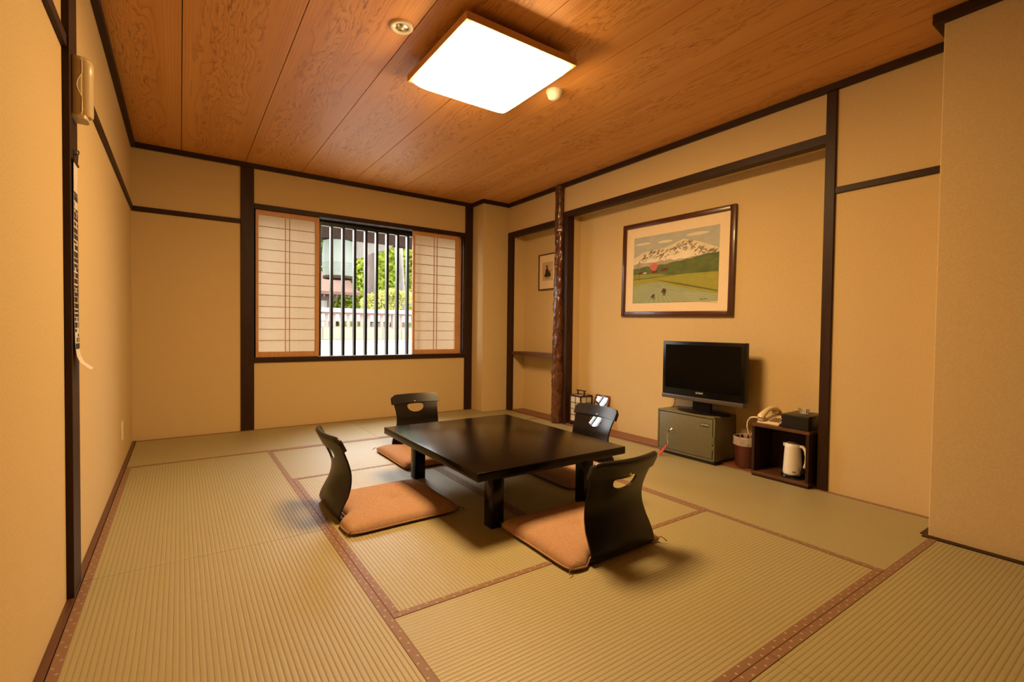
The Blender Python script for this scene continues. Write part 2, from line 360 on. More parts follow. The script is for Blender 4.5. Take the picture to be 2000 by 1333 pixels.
for x0, x1, y0, y1, o in mats:
    cxm, cym = (x0 + x1) / 2, (y0 + y1) / 2; sx, sy = x1 - x0, y1 - y0
    if o == 'H': sx, sy = sy, sx
    g = 0.0007
    mt = obj('tatami_mat', box(-sx / 2 + g, sx / 2 - g, -sy / 2 + g, sy / 2 - g, -0.055, 0.0, 0.0015, 1), 'tatami', floor, loc=(cxm, cym, 0), rot=(0, 0, PI / 2 if o == 'H' else 0))
    key = round(sy, 3)
    for s in (-1, 1):
        bo = border_mesh.get(key)
        if bo is None:
            bo = obj('border', box(-HER / 2, HER / 2, -sy / 2 + g, sy / 2 - g, -0.012, 0.0021, 0.0006, 1), 'border_cloth', mt)
            border_mesh[key] = bo.data
        else:
            bo = bpy.data.objects.new('border', bo); COL.objects.link(bo); bo.parent = mt
        bo.location = (s * (sx / 2 - g - HER / 2), 0, 0)

# wooden members of the room
TN = [0]
def trim(bm, mat, label, bev=None):
    TN[0] += 1
    return struct('trim_%d' % TN[0], bm, mat, label, 'timber')
B = 0.0025
trim(box(0.0, 0.020, -2.725, -2.585, 0.0, HC, B), 'dark_wood', 'dark upright post on the left wall carrying a flashlight')
trim(box(0.0, 0.014, -2.585, 0.0, 1.850, 1.890, B), 'dark_wood_y', 'dark rail along the left wall beyond the post')
trim(box(0.0, 0.014, YN, -2.725, 1.850, 1.890, B), 'dark_wood_y', 'dark rail along the left wall nearer than the post')
trim(box(0.0, 0.022, YN, -0.0, -0.05, 0.004, 0.0015), 'brown_wood_y', 'flat brown board where the left wall meets the mats')
trim(box(0.0, 0.030, YN, 0.0, 2.350, HC, B), 'dark_wood_y', 'dark cornice under the ceiling on the left wall')
trim(box(0.030, 3.125, -0.030, 0.0, 2.350, HC, B), 'dark_wood_x', 'dark cornice under the ceiling on the window wall')
trim(box(3.095, 3.125, -0.278, -0.030, 2.350, HC, B), 'dark_wood_y', 'short dark cornice on the left face of the corner pillar')
trim(box(3.125, W - 0.03, -0.278, -0.248, 2.350, HC, B), 'dark_wood_x', 'short dark cornice on the front face of the corner pillar')
trim(box(W - 0.030, W, -4.18, -0.248, 2.350, HC, B), 'dark_wood_y', 'dark cornice under the ceiling on the right wall')
trim(box(XR - 0.034, XR, YN, -4.146, 2.345, HC, B), 'dark_wood_y', 'dark cornice on the projecting wall at the right edge')
trim(box(XR, W, -4.18, -4.146, 2.345, HC, B), 'dark_wood_x', 'dark cornice returning along the end of the projecting wall')
trim(box(0.762, 0.867, -0.016, 0.0, 0.0, 2.352, B), 'dark_wood', 'broad dark post left of the window')
trim(box(3.026, 3.114, -0.016, 0.0, 0.0, 2.352, B), 'dark_wood', 'dark post right of the window')
trim(box(0.014, 0.762, -0.012, 0.0, 1.848, 1.889, B), 'dark_wood_x', 'dark rail on the window wall left of the broad post')
trim(box(3.114, 3.125, -0.012, 0.0, 0.0, 2.352), 'skirt_gap', 'thin dark strip between window post and corner pillar')
trim(box(W - 0.012, W, -0.245, -0.200, 0.0, 2.352, B), 'dark_wood', 'narrow dark upright beside the corner pillar')
trim(box(W - 0.012, W + 0.02, -0.342, -0.245, 0.0, 2.0, B), 'dark_wood', 'dark jamb on the left side of the shelf niche')
trim(box(W - 0.012, W + 0.05, -1.13, -0.245, 2.000, 2.058, B), 'dark_wood_y', 'dark lintel over the shelf niche')
trim(box(W - 0.008, W + 0.075, -1.292, -1.14, 0.0, 2.06, B), 'dark_wood', 'dark jamb between log post and picture niche')
trim(box(W - 0.014, W + 0.055, -3.590, -1.225, 2.055, 2.110, B), 'dark_wood_y', 'long dark lintel over the picture niche')
trim(box(W - 0.014, W + 0.055, -3.640, -3.585, 0.0, 2.352, B), 'dark_wood', 'slim dark post right of the picture niche')
trim(box(W - 0.012, W, -4.18, -3.640, 1.750, 1.787, B), 'dark_wood_y', 'dark rail on the panel right of the slim post')
trim(box(XR - 0.034, XR, YN, -4.165, -0.05, 0.005, 0.0015), 'dark_wood_y', 'dark sill board along the foot of the projecting wall')
trim(box(XR, W, -4.195, -4.150, -0.05, 0.004, 0.0015), 'dark_wood_x', 'dark sill board at the end of the projecting wall')
trim(box(3.467, XB, -1.13, -0.335, -0.05, 0.014, 0.002), 'floor_board', 'red-brown floor board of the shelf niche')
trim(box(3.467, XB, -3.60, -1.284, -0.05, 0.014, 0.002), 'floor_board', 'red-brown floor board of the picture niche')
trim(box(W - 0.004, XB, -1.13, -0.335, 0.648, 0.688, 0.003), 'brown_wood_y', 'brown shelf board across the shelf niche')

# natural log post between the niches
random.seed(4)
bm = bmesh.new(); prof = []
from mathutils import noise as mn
NZ = 150
def logr(a, r, z):
    k = 1.0 if z < 1.98 else 0.35
    p = Vector((math.cos(a) * 1.6, math.sin(a) * 1.6, z * 6.0))
    q = Vector((math.cos(a) * 3, math.sin(a) * 3, z * 24.0))
    return r + k * (0.013 * mn.noise(p) + 0.011 * mn.noise(q))
lathe(bm, [(0.053 + 0.006 * math.sin(z * 2.1 + 1), z) for z in [i * 2.37 / NZ for i in range(NZ + 1)]], 28, (0, 0, 0), fn=logr)
struct('alcove_log_post', bm, 'log_bark', 'gnarled polished natural log post between the two niches', 'post', smooth=60, loc=(3.455, -1.178, 0))

# ------------------------------------------------------------------ window
win = thing('window_1', (0, 0, 0), 'wide window with black vertical lattice bars behind paper screens', 'window', kind='structure')
obj('head', box(0.867, 3.026, -0.014, 0.115, 1.998, 2.043, B), 'dark_wood_x', win)
obj('sill', box(0.867, 3.026, -0.014, 0.115, 0.609, 0.655, B), 'dark_wood_x', win)
obj('side_jamb', box(0.867, 0.880, 0.0, 0.115, 0.655, 1.998), 'dark_wood', win)
obj('side_jamb', box(3.012, 3.026, 0.0, 0.115, 0.655, 1.998), 'dark_wood', win)
obj('lattice_rail', box(0.88, 3.012, 0.115, 0.165, 1.950, 2.03, 0.003), 'lattice_black', win)
obj('lattice_rail', box(0.88, 3.012, 0.115, 0.165, 0.60, 0.648, 0.003), 'lattice_black', win)
bar = None
xb = 1.573 - 6 * 0.1153
for i in range(18):
    x = xb + i * 0.1153
    if x < 0.9 or x > 3.0: continue
    if bar is None:
        o = obj('lattice_bar', box(-0.013, 0.013, -0.025, 0.025, 0, 1.31, 0.0025), 'lattice_black', win); bar = o.data
    else:
        o = bpy.data.objects.new('lattice_bar', bar); COL.objects.link(o); o.parent = win
    o.location = (x, 0.137, 0.645)

def shoji(x0, x1, yc, label, papered=True):
    z0, z1 = 0.656, 1.998; w = x1 - x0; st = 0.024
    t = thing('shoji_screen', (x0, yc, z0), label, 'screen', group='paper screens in the window')
    h = z1 - z0; d = 0.014
    obj('stile', box(0, st, -d, d, 0, h, 0.0015), 'sugi_light', t); obj('stile', box(w - st - 0.012, w, -d, d, 0, h, 0.0015), 'sugi_light', t)
    obj('rail', box(st, w - st - 0.012, -d, d, 0, 0.050, 0.0015), 'sugi_light', t); obj('rail', box(st, w - st - 0.012, -d, d, h - 0.042, h, 0.0015), 'sugi_light', t)
    if not papered:
        for k in range(1, 13): obj('peg', box(w - 0.024, w - 0.018, -d - 0.0015, -d + 0.003, k * h / 13 - 0.004, k * h / 13 + 0.004), 'dark_wood', t)
        return
    a, c = st, w - st - 0.012; b0, b1 = 0.050, h - 0.042; kw = 0.0055
    m1 = (a + c) / 2 - 0.018; m2 = (a + c) / 2 + 0.018
    vb = None
    for mxx in (m1, m2): obj('lattice_strip', box(mxx - kw / 2, mxx + kw / 2, -0.009, 0.001, b0, b1), 'sugi_light', t)
    hs = None; dz = (b1 - b0) / 12
    for k in range(1, 12):
        if hs is None: o = obj('lattice_strip', box(a, c, -0.0085, 0.001, -kw / 2, kw / 2), 'sugi_light', t); hs = o.data
        else:
            o = bpy.data.objects.new('lattice_strip', hs); COL.objects.link(o); o.parent = t
        o.location = (0, 0, b0 + k * dz)
    for (p, q) in ((a, m1), (m1, m2), (m2, c)):
        me = None
        for k in range(12):
            if me is None: o = obj('paper_pane', box(p, q, 0.0012, 0.0016, 0, dz), 'shoji_paper', t); me = o.data
            else:
                o = bpy.data.objects.new('paper_pane', me); COL.objects.link(o); o.parent = t
            o.location = (0, 0, b0 + k * dz)
shoji(0.881, 1.430, 0.030, 'paper lattice screen at the left end of the window')
shoji(2.397, 2.953, 0.030, 'front paper lattice screen at the right end of the window')
shoji(2.452, 3.008, 0.072, 'plain wooden sash frame half hidden behind the right-hand screen', False)

# ------------------------------------------------------------------ low table
T = thing('low_table', (1.836, -2.541, 0), 'low black lacquered table in the middle of the mats', 'table')
TX, TY, TZ = 0.463, 0.580, 0.311
obj('table_top', box(-TX, TX, -TY, TY, TZ - 0.040, TZ, 0.004, 3), 'table_lacquer', T, smooth=40)
lm = None
for sx in (-1, 1):
    for sy in (-1, 1):
        if lm is None: o = obj('leg', box(-0.034, 0.034, -0.035, 0.035, 0, TZ - 0.040, 0.003), 'table_lacquer', T, smooth=40); lm = o.data
        else:
            o = bpy.data.objects.new('leg', lm); COL.objects.link(o); o.parent = T
        o.location = (sx * (TX - 0.172), sy * (TY - 0.137), 0)
ax, ay = TX - 0.145, TY - 0.108
for s in (-1, 1):
    obj('apron', box(-ax + 0.062, ax - 0.062, s * ay - 0.011 - s * 0.013, s * ay + 0.011 - s * 0.013, TZ - 0.085, TZ - 0.040, 0.002), 'table_lacquer', T)
    obj('apron', box(s * ax - 0.011 - s * 0.013, s * ax + 0.011 - s * 0.013, -ay + 0.064, ay - 0.064, TZ - 0.085, TZ - 0.040, 0.002), 'table_lacquer', T)

# ------------------------------------------------------------------ legless chairs
PROF = [(0.0, 0.028), (0.012, 0.010), (0.04, 0.0), (0.10, 0.012), (0.17, 0.036), (0.225, 0.040), (0.28, 0.026), (0.33, 0.004), (0.375, -0.018), (0.42, -0.040)]
def bk(u, z, off=0.0):
    """point on the bent backrest sheet: u across, z up; off along the sheet normal"""
    e = 1e-3
    def P(u, z): return Vector((u, cat_rom(PROF, z) + 0.95 * u * u * min(1, z / 0.12), z))
    p = P(u, z); n = (P(u + e, z) - P(u - e, z)).cross(P(u, z + e) - P(u, z - e)).normalized()
    return p + n * off
def hw(z): return cat_rom([(0, 0.190), (0.10, 0.187), (0.21, 0.173), (0.29, 0.174), (0.37, 0.186), (0.42, 0.189)], z)
def backrest_bm():
    z0, z1, rc = 0.004, 0.404, 0.028
    out = []
    for i in range(14): out.append((-hw(z0) + 2 * hw(z0) * i / 14, z0))
    nz = 26
    for i in range(nz): z = z0 + (z1 - rc - z0) * i / nz; out.append((hw(z), z))
    for i in range(7): a = i / 7 * PI / 2; out.append((hw(z1) - rc + rc * math.cos(a), z1 - rc + rc * math.sin(a)))
    for i in range(14): out.append((hw(z1) - rc - 2 * (hw(z1) - rc) * i / 14, z1))
    for i in range(7): a = PI / 2 + i / 7 * PI / 2; out.append((-hw(z1) + rc + rc * math.cos(a), z1 - rc + rc * math.sin(a)))
    for i in range(nz): z = z1 - rc - (z1 - rc - z0) * i / nz; out.append((-hw(z), z))
    hc = (0.0, 0.318)
    def hole(a):
        c, s = math.cos(a), math.sin(a)
        if s >= 0: A, Bq, n = 0.069, 0.020, 3.2
        else: A, Bq, n = 0.069, 0.043, 2.0
        r = (abs(c / A) ** n + abs(s / Bq) ** n) ** (-1.0 / n)
        return (hc[0] + r * c, hc[1] + r * s)
    M = 16; bm = bmesh.new(); t = 0.0045; F = []; K = []
    for k in range(M + 1):
        f = (k / M) ** 0.8; rf, rb = [], []
        for (u, z) in out:
            hu, hz = hole(math.atan2((z - hc[1]), (u - hc[0])))
            uu, zz = hu + (u - hu) * f, hz + (z - hz) * f
            rf.append(bm.verts.new(bk(uu, zz, t))); rb.append(bm.verts.new(bk(uu, zz, -t)))
        F.append(rf); K.append(rb)
    n = len(out)
    for k in range(M):
        for i in range(n):
            j = (i + 1) % n
            bm.faces.new((F[k][i], F[k][j], F[k + 1][j], F[k + 1][i])); bm.faces.new((K[k][i], K[k + 1][i], K[k + 1][j], K[k][j]))
    for i in range(n):
        j = (i + 1) % n
        bm.faces.new((F[0][i], K[0][i], K[0][j], F[0][j])); bm.faces.new((F[M][i], F[M][j], K[M][j], K[M][i]))
    return bm
def headpad_bm():
    bm = bmesh.new(); rows = []
    zb, zt = 0.344, 0.406; NU = 22
    for i in range(NU + 1):
        u = -1 + 2 * i / NU; U = u * 0.198
        drop = 0.018 * max(0, (abs(u) - 0.86) / 0.14) ** 2
        loop = []
        for k in range(5): loop.append(bk(U, zb + (zt - drop - zb) * k / 4, 0.0105))
        top = bk(U, zt - drop, 0.0)
        for k in range(1, 4):
            a = k / 4 * PI; loop.append(top + (bk(U, zt - drop, 1.0) - top) * 0.0105 * math.cos(a) + Vector((0, 0, 0.009 * math.sin(a))))
        for k in range(5): loop.append(bk(U, zt - drop - (zt - drop - zb) * k / 4, -0.0105))
        rows.append([bm.verts.new(p) for p in loop])
    n = len(rows[0])
    for A, Bq in zip(rows, rows[1:]):
        for k in range(n): bm.faces.new((A[k], A[(k + 1) % n], Bq[(k + 1) % n], Bq[k]))
    bm.faces.new(rows[0]); bm.faces.new(rows[-1][::-1])
    return bm
def seat_bm():
    bm = bmesh.new(); bx(bm, -0.150, 0.150, 0.026, 0.40, 0.0, 0.009, 0.003); return bm
def button_bm():
    bm = bmesh.new()
    for off in (0.0105, -0.0105):
        c = bk(0, 0.352, off); nrm = (bk(0, 0.352, 1) - bk(0, 0.352, 0)).normalized() * (1 if off > 0 else -1)
        ux = Vector((1, 0, 0)); uy = nrm.cross(ux)
        rings = [[bm.verts.new(c + ux * math.cos(a * PI / 6) * r + uy * math.sin(a * PI / 6) * r + nrm * h) for a in range(12)] for r, h in ((0.0062, -0.001), (0.0062, 0.002), (0.004, 0.0042))]
        for A, Bq in zip(rings, rings[1:]):
            for k in range(12): bm.faces.new((A[k], A[(k + 1) % 12], Bq[(k + 1) % 12], Bq[k]))
        bm.faces.new(rings[-1])
    return bm
CH = [(0.927, -2.385, -PI / 2 + 0.0, 'black legless chair at the window-left side of the table, seen from its side'),
      (1.862, -1.300, PI, 'black legless chair on the window side of the table'),
      (2.690, -2.510, PI / 2, 'black legless chair on the television side of the table'),
      (1.843, -3.540, 0.02, 'black legless chair nearest the viewer, its back turned to us')]
cm = {}
for x, y, rz, lab in CH:
    t = thing('floor_chair', (x, y, 0), lab, 'chair', rz, 'legless chairs around the table')
    for nm, fn, mt, sm in (('backrest', backrest_bm, 'lacquer_black', 50), ('seat', seat_bm, 'lacquer_black', 40), ('headrest_pad', headpad_bm, 'vinyl_black', 60), ('snap_button', button_bm, 'chrome', 50)):
        if nm not in cm: cm[nm] = obj(nm, fn(), mt, t, smooth=sm).data
        else:
            o = bpy.data.objects.new(nm, cm[nm]); COL.objects.link(o); o.parent = t

# ------------------------------------------------------------------ floor cushions (local: back edge near y=0, front towards +y)
def cushion(loc, rz, w, d, nx, lab, seed, y0=-0.03):
    t = thing('floor_cushion', (loc[0], loc[1], 0), lab, 'cushion', rz, 'orange floor cushions on the chairs')
    N = 40; rnd = random.Random(seed); ph = [rnd.uniform(0, 6) for _ in range(4)]
    bm = bmesh.new(); top, bot = [], []
    for j in range(N + 1):
        rt, rb = [], []
        for i in range(N + 1):
            a = -1 + 2 * i / N; bq = -1 + 2 * j / N
            # sides drawn slightly in between the corners
            X = a * w / 2 * (1 - 0.022 * (1 - bq * bq)); Y = y0 + d / 2 + bq * d / 2 * (1 - 0.022 * (1 - a * a))
            rd = 1 - 0.055 * (abs(a) * abs(bq)) ** 7; X *= rd; Y = (y0 + d / 2) + (Y - y0 - d / 2) * rd
            dn = abs(X - nx)                                   # push in around the chair back
            lim = 0.038 - 0.063 * min(1, max(0, (dn - 0.160) / 0.075))
            lim = max(lim, y0)
            if Y < lim + 0.12: 
                s = max(0.0, (Y - y0) / max(1e-6, (lim + 0.12 - y0))); Y = lim + s * 0.12
            e = max(0, (1 - a ** 6)) ** 0.5 * max(0, (1 - bq ** 6)) ** 0.5
            dim = math.exp(-((X / 0.040) ** 2 + ((Y - d / 2) / 0.040) ** 2))
            wr = 0.0026 * mn.noise(Vector((X * 9 + seed, Y * 9, seed * 1.7))) + 0.0013 * mn.noise(Vector((X * 30, Y * 22 + seed, 3)))
            corner = (abs(a) * abs(bq)) ** 6 * 0.006
            zt = 0.017 + e * (0.040 + wr) - 0.017 * dim + corner
            on_seat = abs(X - nx) < 0.186 and 0.0 < Y < 0.40
            zb = 0.0135 - (0.0 if e > 0.5 else (0.5 - e) * 0.006)
            rt.append(bm.verts.new((X, Y, zt))); rb.append(bm.verts.new((X, Y, max(0.0105, zb))))
        top.append(rt); bot.append(rb)
    for j in range(N):
        for i in range(N):
            bm.faces.new((top[j][i], top[j][i + 1], top[j + 1][i + 1], top[j + 1][i]))
            bm.faces.new((bot[j][i], bot[j + 1][i], bot[j + 1][i + 1], bot[j][i + 1]))
    edge = [(0, i) for i in range(N)] + [(j, N) for j in range(N)] + [(N, N - i) for i in range(N)] + [(N - j, 0) for j in range(N)]
    for (j, i), (jj, ii) in zip(edge, edge[1:] + edge[:1]): bm.faces.new((top[j][i], bot[j][i], bot[jj][ii], top[jj][ii]))
    rim = [Vector((top[j][i].co + bot[j][i].co) / 2) for (j, i) in edge]
    corners = [Vector(top[j][i].co) for j, i in ((0, 0), (0, N), (N, N), (N, 0))]
    obj('cover', bm, 'cushion_cloth', t, smooth=75)
    bm = bmesh.new(); tube(bm, rim[::2], 0.0042, 6, closed=True); obj('piping', bm, 'cushion_cloth', t, smooth=80)
    for c in corners:
        dr = Vector((c.x, c.y - d / 2 - y0, 0)).normalized(); sd = Vector((-dr.y, dr.x, 0)) * rnd.choice((-1, 1))
        pts = [c, c + dr * 0.012 + Vector((0, 0, 0.004)), c + dr * 0.026 + sd * 0.006 + Vector((0, 0, -0.003)), c + dr * 0.034 + sd * 0.004 + Vector((0, 0, -0.012))]
        for p in pts: p.z = max(p.z, 0.003)
        bm = bmesh.new(); tube(bm, pts, [0.0025, 0.002, 0.002, 0.0026], 6); obj('tassel', bm, 'tassel_brown', t, smooth=60)
    return t
cushion((0.936, -2.485), -PI / 2 + 0.02, 0.550, 0.575, -0.100, 'orange cushion lit almost whole, on the window-left chair', 3, -0.015)
cushion((1.800, -1.345), PI, 0.540, 0.62, -0.062, 'orange cushion on the chair at the window side, partly behind a table leg', 5)
cushion((2.700, -2.550), PI / 2, 0.530, 0.55, 0.04, 'orange cushion on the television-side chair, glimpsed beneath the table', 8)
cushion((1.806, -3.535), -0.02, 0.535, 0.53, 0.037, 'orange cushion on the chair nearest the viewer', 11, -0.012)

# ------------------------------------------------------------------ ceiling lamp, downlight, detector
L = thing('ceiling_lamp', (1.690, -2.664, HC), 'square wood-framed ceiling lamp glowing white', 'lamp')
obj('mounting_body', box(-0.23, 0.23, -0.23, 0.23, -0.055, 0.0, 0.004), 'lamp_body_metal', L)
hx, hy, fz0, fz1 = 0.327, 0.336, -0.082, -0.046
bm = bmesh.new(); ft = 0.018
bx(bm, -hx, -hx + ft, -hy, hy, fz0, fz1, 0.002); obj('frame_side', bm, 'lamp_frame_wood', L)
obj('frame_side', box(hx - ft, hx, -hy, hy, fz0, fz1, 0.002), 'lamp_frame_wood', L)
obj('frame_side', box(-hx + ft, hx - ft, -hy, -hy + ft, fz0, fz1, 0.002), 'lamp_frame_wood', L)
obj('frame_side', box(-hx + ft, hx - ft, hy - ft, hy, fz0, fz1, 0.002), 'lamp_frame_wood', L)
obj('back_plate', box(-hx + ft, hx - ft, -hy + ft, hy - ft, fz1 - 0.012, fz1, 0.0), 'lamp_body_metal', L)
bm = bmesh.new(); N = 24; rows = []
for j in range(N + 1):
    r = []
    for i in range(N + 1):
        a = -1 + 2 * i / N; c = -1 + 2 * j / N
        a = math.sin(a * PI / 2); c = math.sin(c * PI / 2)
        e = (max(0, 1 - a ** 14) * max(0, 1 - c ** 14)) ** 0.5
        r.append(bm.verts.new((a * (hx - ft - 0.001), c * (hy - ft - 0.001), -0.074 - 0.062 * e * (0.80 + 0.20 * (1 - a * a) * (1 - c * c)))))
    rows.append(r)
for j in range(N):
    for i in range(N): bm.faces.new((rows[j][i], rows[j + 1][i], rows[j + 1][i + 1], rows[j][i + 1]))
di = obj('diffuser', bm, 'lamp_diffuser', L, smooth=60)

D = thing('downlight', (1.202, -2.648, HC), 'small round recessed downlight left of the square lamp', 'downlight')
bm = bmesh.new(); lathe(bm, [(0.0555, 0.0), (0.0555, -0.005), (0.050, -0.0085), (0.033, -0.004), (0.030, 0.0), (0.030, 0.0)], 40, cap0=False, cap1=False); obj('trim_ring', bm, 'white_plate', D, smooth=60)
bm = bmesh.new(); lathe(bm, [(0.032, -0.0045), (0.026, -0.0015), (0.016, -0.0006)], 28, cap0=False); obj('reflector_cup', bm, 'reflector', D, smooth=60)
bm = bmesh.new(); lathe(bm, [(0.010, -0.001), (0.012, -0.004), (0.010, -0.008), (0.005, -0.011), (0.0, -0.012)], 20, cap0=False, cap1=False); obj('bulb', bm, 'bulb_glass', D, smooth=80)
S = thing('smoke_detector', (2.195, -2.600, HC), 'small white domed detector on the ceiling right of the lamp', 'detector')
bm = bmesh.new(); lathe(bm, [(0.050, 0.0), (0.050, -0.010), (0.046, -0.014)], 36); obj('base', bm, 'white_plate', S, smooth=50)
bm = bmesh.new(); lathe(bm, [(0.044, -0.013), (0.043, -0.028), (0.036, -0.042), (0.022, -0.050), (0.008, -0.053), (0.0, -0.0535)], 36, cap1=False); obj('dome', bm, 'white_plate', S, smooth=70)

# ------------------------------------------------------------------ things on the left post and wall
F = thing('emergency_flashlight', (0.020, -2.655, 1.640), 'beige emergency flashlight in its holder on the left post', 'flashlight')
bm = bmesh.new()
prism(bm, [(-0.036, 0.0), (0.036, 0.0), (0.036, 0.030)] + [(0.036 * math.cos(a), 0.030 + 0.010 * math.sin(a)) for a in [k * PI / 8 for k in range(1, 8)]] + [(-0.036, 0.030)], 'z', 0.0, 0.012)
for v in bm.verts: v.co = Vector((v.co.y, v.co.x, v.co.z))
obj('holder_foot', bm, 'beige_plastic', F, smooth=40)
bm = bmesh.new(); bx(bm, 0.0, 0.026, -0.038, 0.038, 0.0115, 0.208, 0.004); obj('holder', bm, 'beige_plastic', F, smooth=40)
bm = bmesh.new(); lathe(bm, [(0.0, 0.014), (0.025, 0.014), (0.027, 0.020), (0.027, 0.150), (0.0285, 0.154), (0.0285, 0.192), (0.026, 0.200), (0.0, 0.202)], 28, (0.026, 0, 0), cap0=False, cap1=False); obj('torch', bm, 'beige_plastic', F, smooth=50)
bm = bmesh.new(); tube(bm, [(0.0265, -0.0385, 0.02), (0.0265, -0.0385, 0.070), (0.016, -0.0390, 0.092), (0.013, -0.0392, 0.110), (0.016, -0.0390, 0.128), (0.0265, -0.0385, 0.152), (0.0265, -0.0385, 0.196)], 0.0022, 6); obj('finger_notch_lip', bm, 'beige_plastic', F, smooth=60)
bm = bmesh.new(); lathe(bm, [(0.0, 0.196), (0.034, 0.196), (0.036, 0.204), (0.030, 0.211), (0.0, 0.213)], 28, (0.016, 0, 0), cap0=False, cap1=False); obj('top_cap', bm, 'beige_plastic', F, smooth=50)
K = thing('hook', (0.020, -2.665, 1.520), 'small dark hook screwed into the left post below the flashlight', 'hook')
bm = bmesh.new(); tube(bm, [(0, 0, 0.0), (0.008, 0, -0.002), (0.013, 0, 0.002), (0.014, 0, 0.010), (0.011, 0, 0.014)], 0.0020, 8); obj('shank', bm, 'wire_black', K, smooth=60)
bm = bmesh.new(); bx(bm, 0.0, 0.002, -0.006, 0.006, -0.012, 0.014, 0.0006); obj('plate', bm, 'wire_black', K)
# long narrow paper strip, curling away from the post at its foot
SP = thing('hanging_paper_strip', (0.0, -2.665, 0.78), 'long narrow printed paper strip hanging down the left post, curling at the foot', 'paper strip')
def strip_x(z): return cat_rom([(-0.01, 0.074), (0.0, 0.064), (0.012, 0.046), (0.04, 0.031), (0.10, 0.0255), (0.35, 0.0235), (0.60, 0.0250), (0.72, 0.0255)], z)
def sheet(z0, z1, y0, y1, off=0.0, n=30, t=0.0007):
    bm = bmesh.new(); A = []
    for i in range(n + 1):
        z = z0 + (z1 - z0) * i / n; x = strip_x(z) + off
        A.append([bm.verts.new((x + dx, yy, z)) for dx, yy in ((0, y0), (0, y1), (-t, y1), (-t, y0))])
    for P, Q in zip(A, A[1:]):
        for k in range(4): bm.faces.new((P[k], P[(k + 1) % 4], Q[(k + 1) % 4], Q[k]))
    bm.faces.new(A[0]); bm.faces.new(A[-1][::-1]); return bm
obj('paper', sheet(0.0, 0.705, -0.040, 0.036), 'strip_paper', SP, smooth=40)
obj('top_rod', box(0.021, 0.029, -0.046, 0.042, 0.704, 0.714, 0.002), 'dark_wood', SP)
bm = bmesh.new()
rr = random.Random(2)
z = 0.07
while z < 0.60:
    hgt = rr.uniform(0.008, 0.020); y = -0.036
    while y < 0.030:
        ln = rr.uniform(0.006, 0.020); x = strip_x(z) + 0.0003
        if rr.random() < 0.82: bx(bm, x - 0.0003, x + 0.0002, y, min(0.034, y + ln), z, z + hgt)
        y += ln + rr.uniform(0.001, 0.004)
    z += hgt + rr.uniform(0.001, 0.007)
obj('printed_characters', bm, 'ink_dark', SP)
bm = bmesh.new(); tube(bm, [(0.025, -0.038, 0.712), (0.032, 0.0, 0.742), (0.025, 0.034, 0.712)], 0.0012, 6); obj('hanging_cord', bm, 'wire_black', SP)
O = thing('wall_outlet', (0.0, -0.86, 0.18), 'small cream wall plate low on the left wall', 'outlet')
obj('plate', box(0.0, 0.007, -0.036, 0.036, 0.0, 0.122, 0.002), 'white_plate', O)
obj('socket_insert', box(0.006, 0.009, -0.013, 0.013, 0.028, 0.094, 0.001), 'cream_plastic', O)

# ------------------------------------------------------------------ framed landscape print
PW, PH = 1.072, 0.815
PF = thing('framed_landscape_print', (XB - 0.002, -2.395, 1.060), 'large framed print of a snowy mountain above rice fields', 'picture')
PF.rotation_euler = (math.radians(0.9), 0, 0)
# local: x towards the wall is +, y along the wall (far +), z up
fw = 0.042
for nm, a in (('frame_side', (-0.024, 0.0, -PW / 2, -PW / 2 + fw, 0, PH)), ('frame_side', (-0.024, 0.0, PW / 2 - fw, PW / 2, 0, PH)), ('frame_side', (-0.024, 0.0, -PW / 2 + fw, PW / 2 - fw, 0, fw)), ('frame_side', (-0.024, 0.0, -PW / 2 + fw, PW / 2 - fw, PH - fw, PH))):
    obj(nm, box(*a, 0.005, 2), 'frame_brown', PF, smooth=40)
obj('mat_board', box(-0.012, -0.004, -PW / 2 + fw, PW / 2 - fw, fw, PH - fw), 'mat_board', PF)
ART = {'a_sky': ((0.36, 0.40, 0.40), (0.46, 0.45, 0.38)), 'a_glow': ((0.70, 0.62, 0.44), (0.62, 0.56, 0.42)), 'a_snow': ((0.80, 0.73, 0.60), (0.70, 0.64, 0.53)), 'a_rock': ((0.15, 0.12, 0.11), (0.22, 0.18, 0.16)),
       'a_slope': ((0.34, 0.30, 0.27), (0.44, 0.38, 0.32)), 'a_forest': ((0.13, 0.17, 0.045), (0.075, 0.11, 0.035)), 'a_field': ((0.34, 0.33, 0.050), (0.26, 0.28, 0.045)), 'a_field2': ((0.21, 0.24, 0.055), (0.26, 0.28, 0.06)),
       'a_paddy': ((0.26, 0.33, 0.20), (0.32, 0.37, 0.21)), 'a_row': ((0.50, 0.53, 0.38), (0.42, 0.47, 0.33)), 'a_pink': ((0.62, 0.17, 0.16), (0.50, 0.12, 0.12)), 'a_roof': ((0.16, 0.045, 0.03), (0.12, 0.035, 0.025)), 'a_dyke': ((0.10, 0.11, 0.03), (0.13, 0.13, 0.035)), 'a_fig': ((0.10, 0.045, 0.03), (0.05, 0.03, 0.03)), 'a_cloud': ((0.72, 0.66, 0.52), (0.66, 0.60, 0.48))}
names = list(ART)
for nme, (c1, c2) in ART.items(): pm(nme, c1, c2, 0.8, 12, (1, 1, 2), detail=4)
px0, px1, pz0, pz1 = PW / 2 - 0.126, -PW / 2 + 0.126, PH - 0.128, 0.115
bm = bmesh.new(); layer = [0]
def art(mat, pts, lift=None):
    layer[0] += 1 if mat in ('a_rock', 'a_row') else 5
    x = -0.0122 - 0.00001 * layer[0]
    vs_ = [bm.verts.new((x, px0 + (px1 - px0) * u, pz0 + (pz1 - pz0) * v)) for u, v in pts]
    f = bm.faces.new(vs_); f.material_index = names.index(mat)
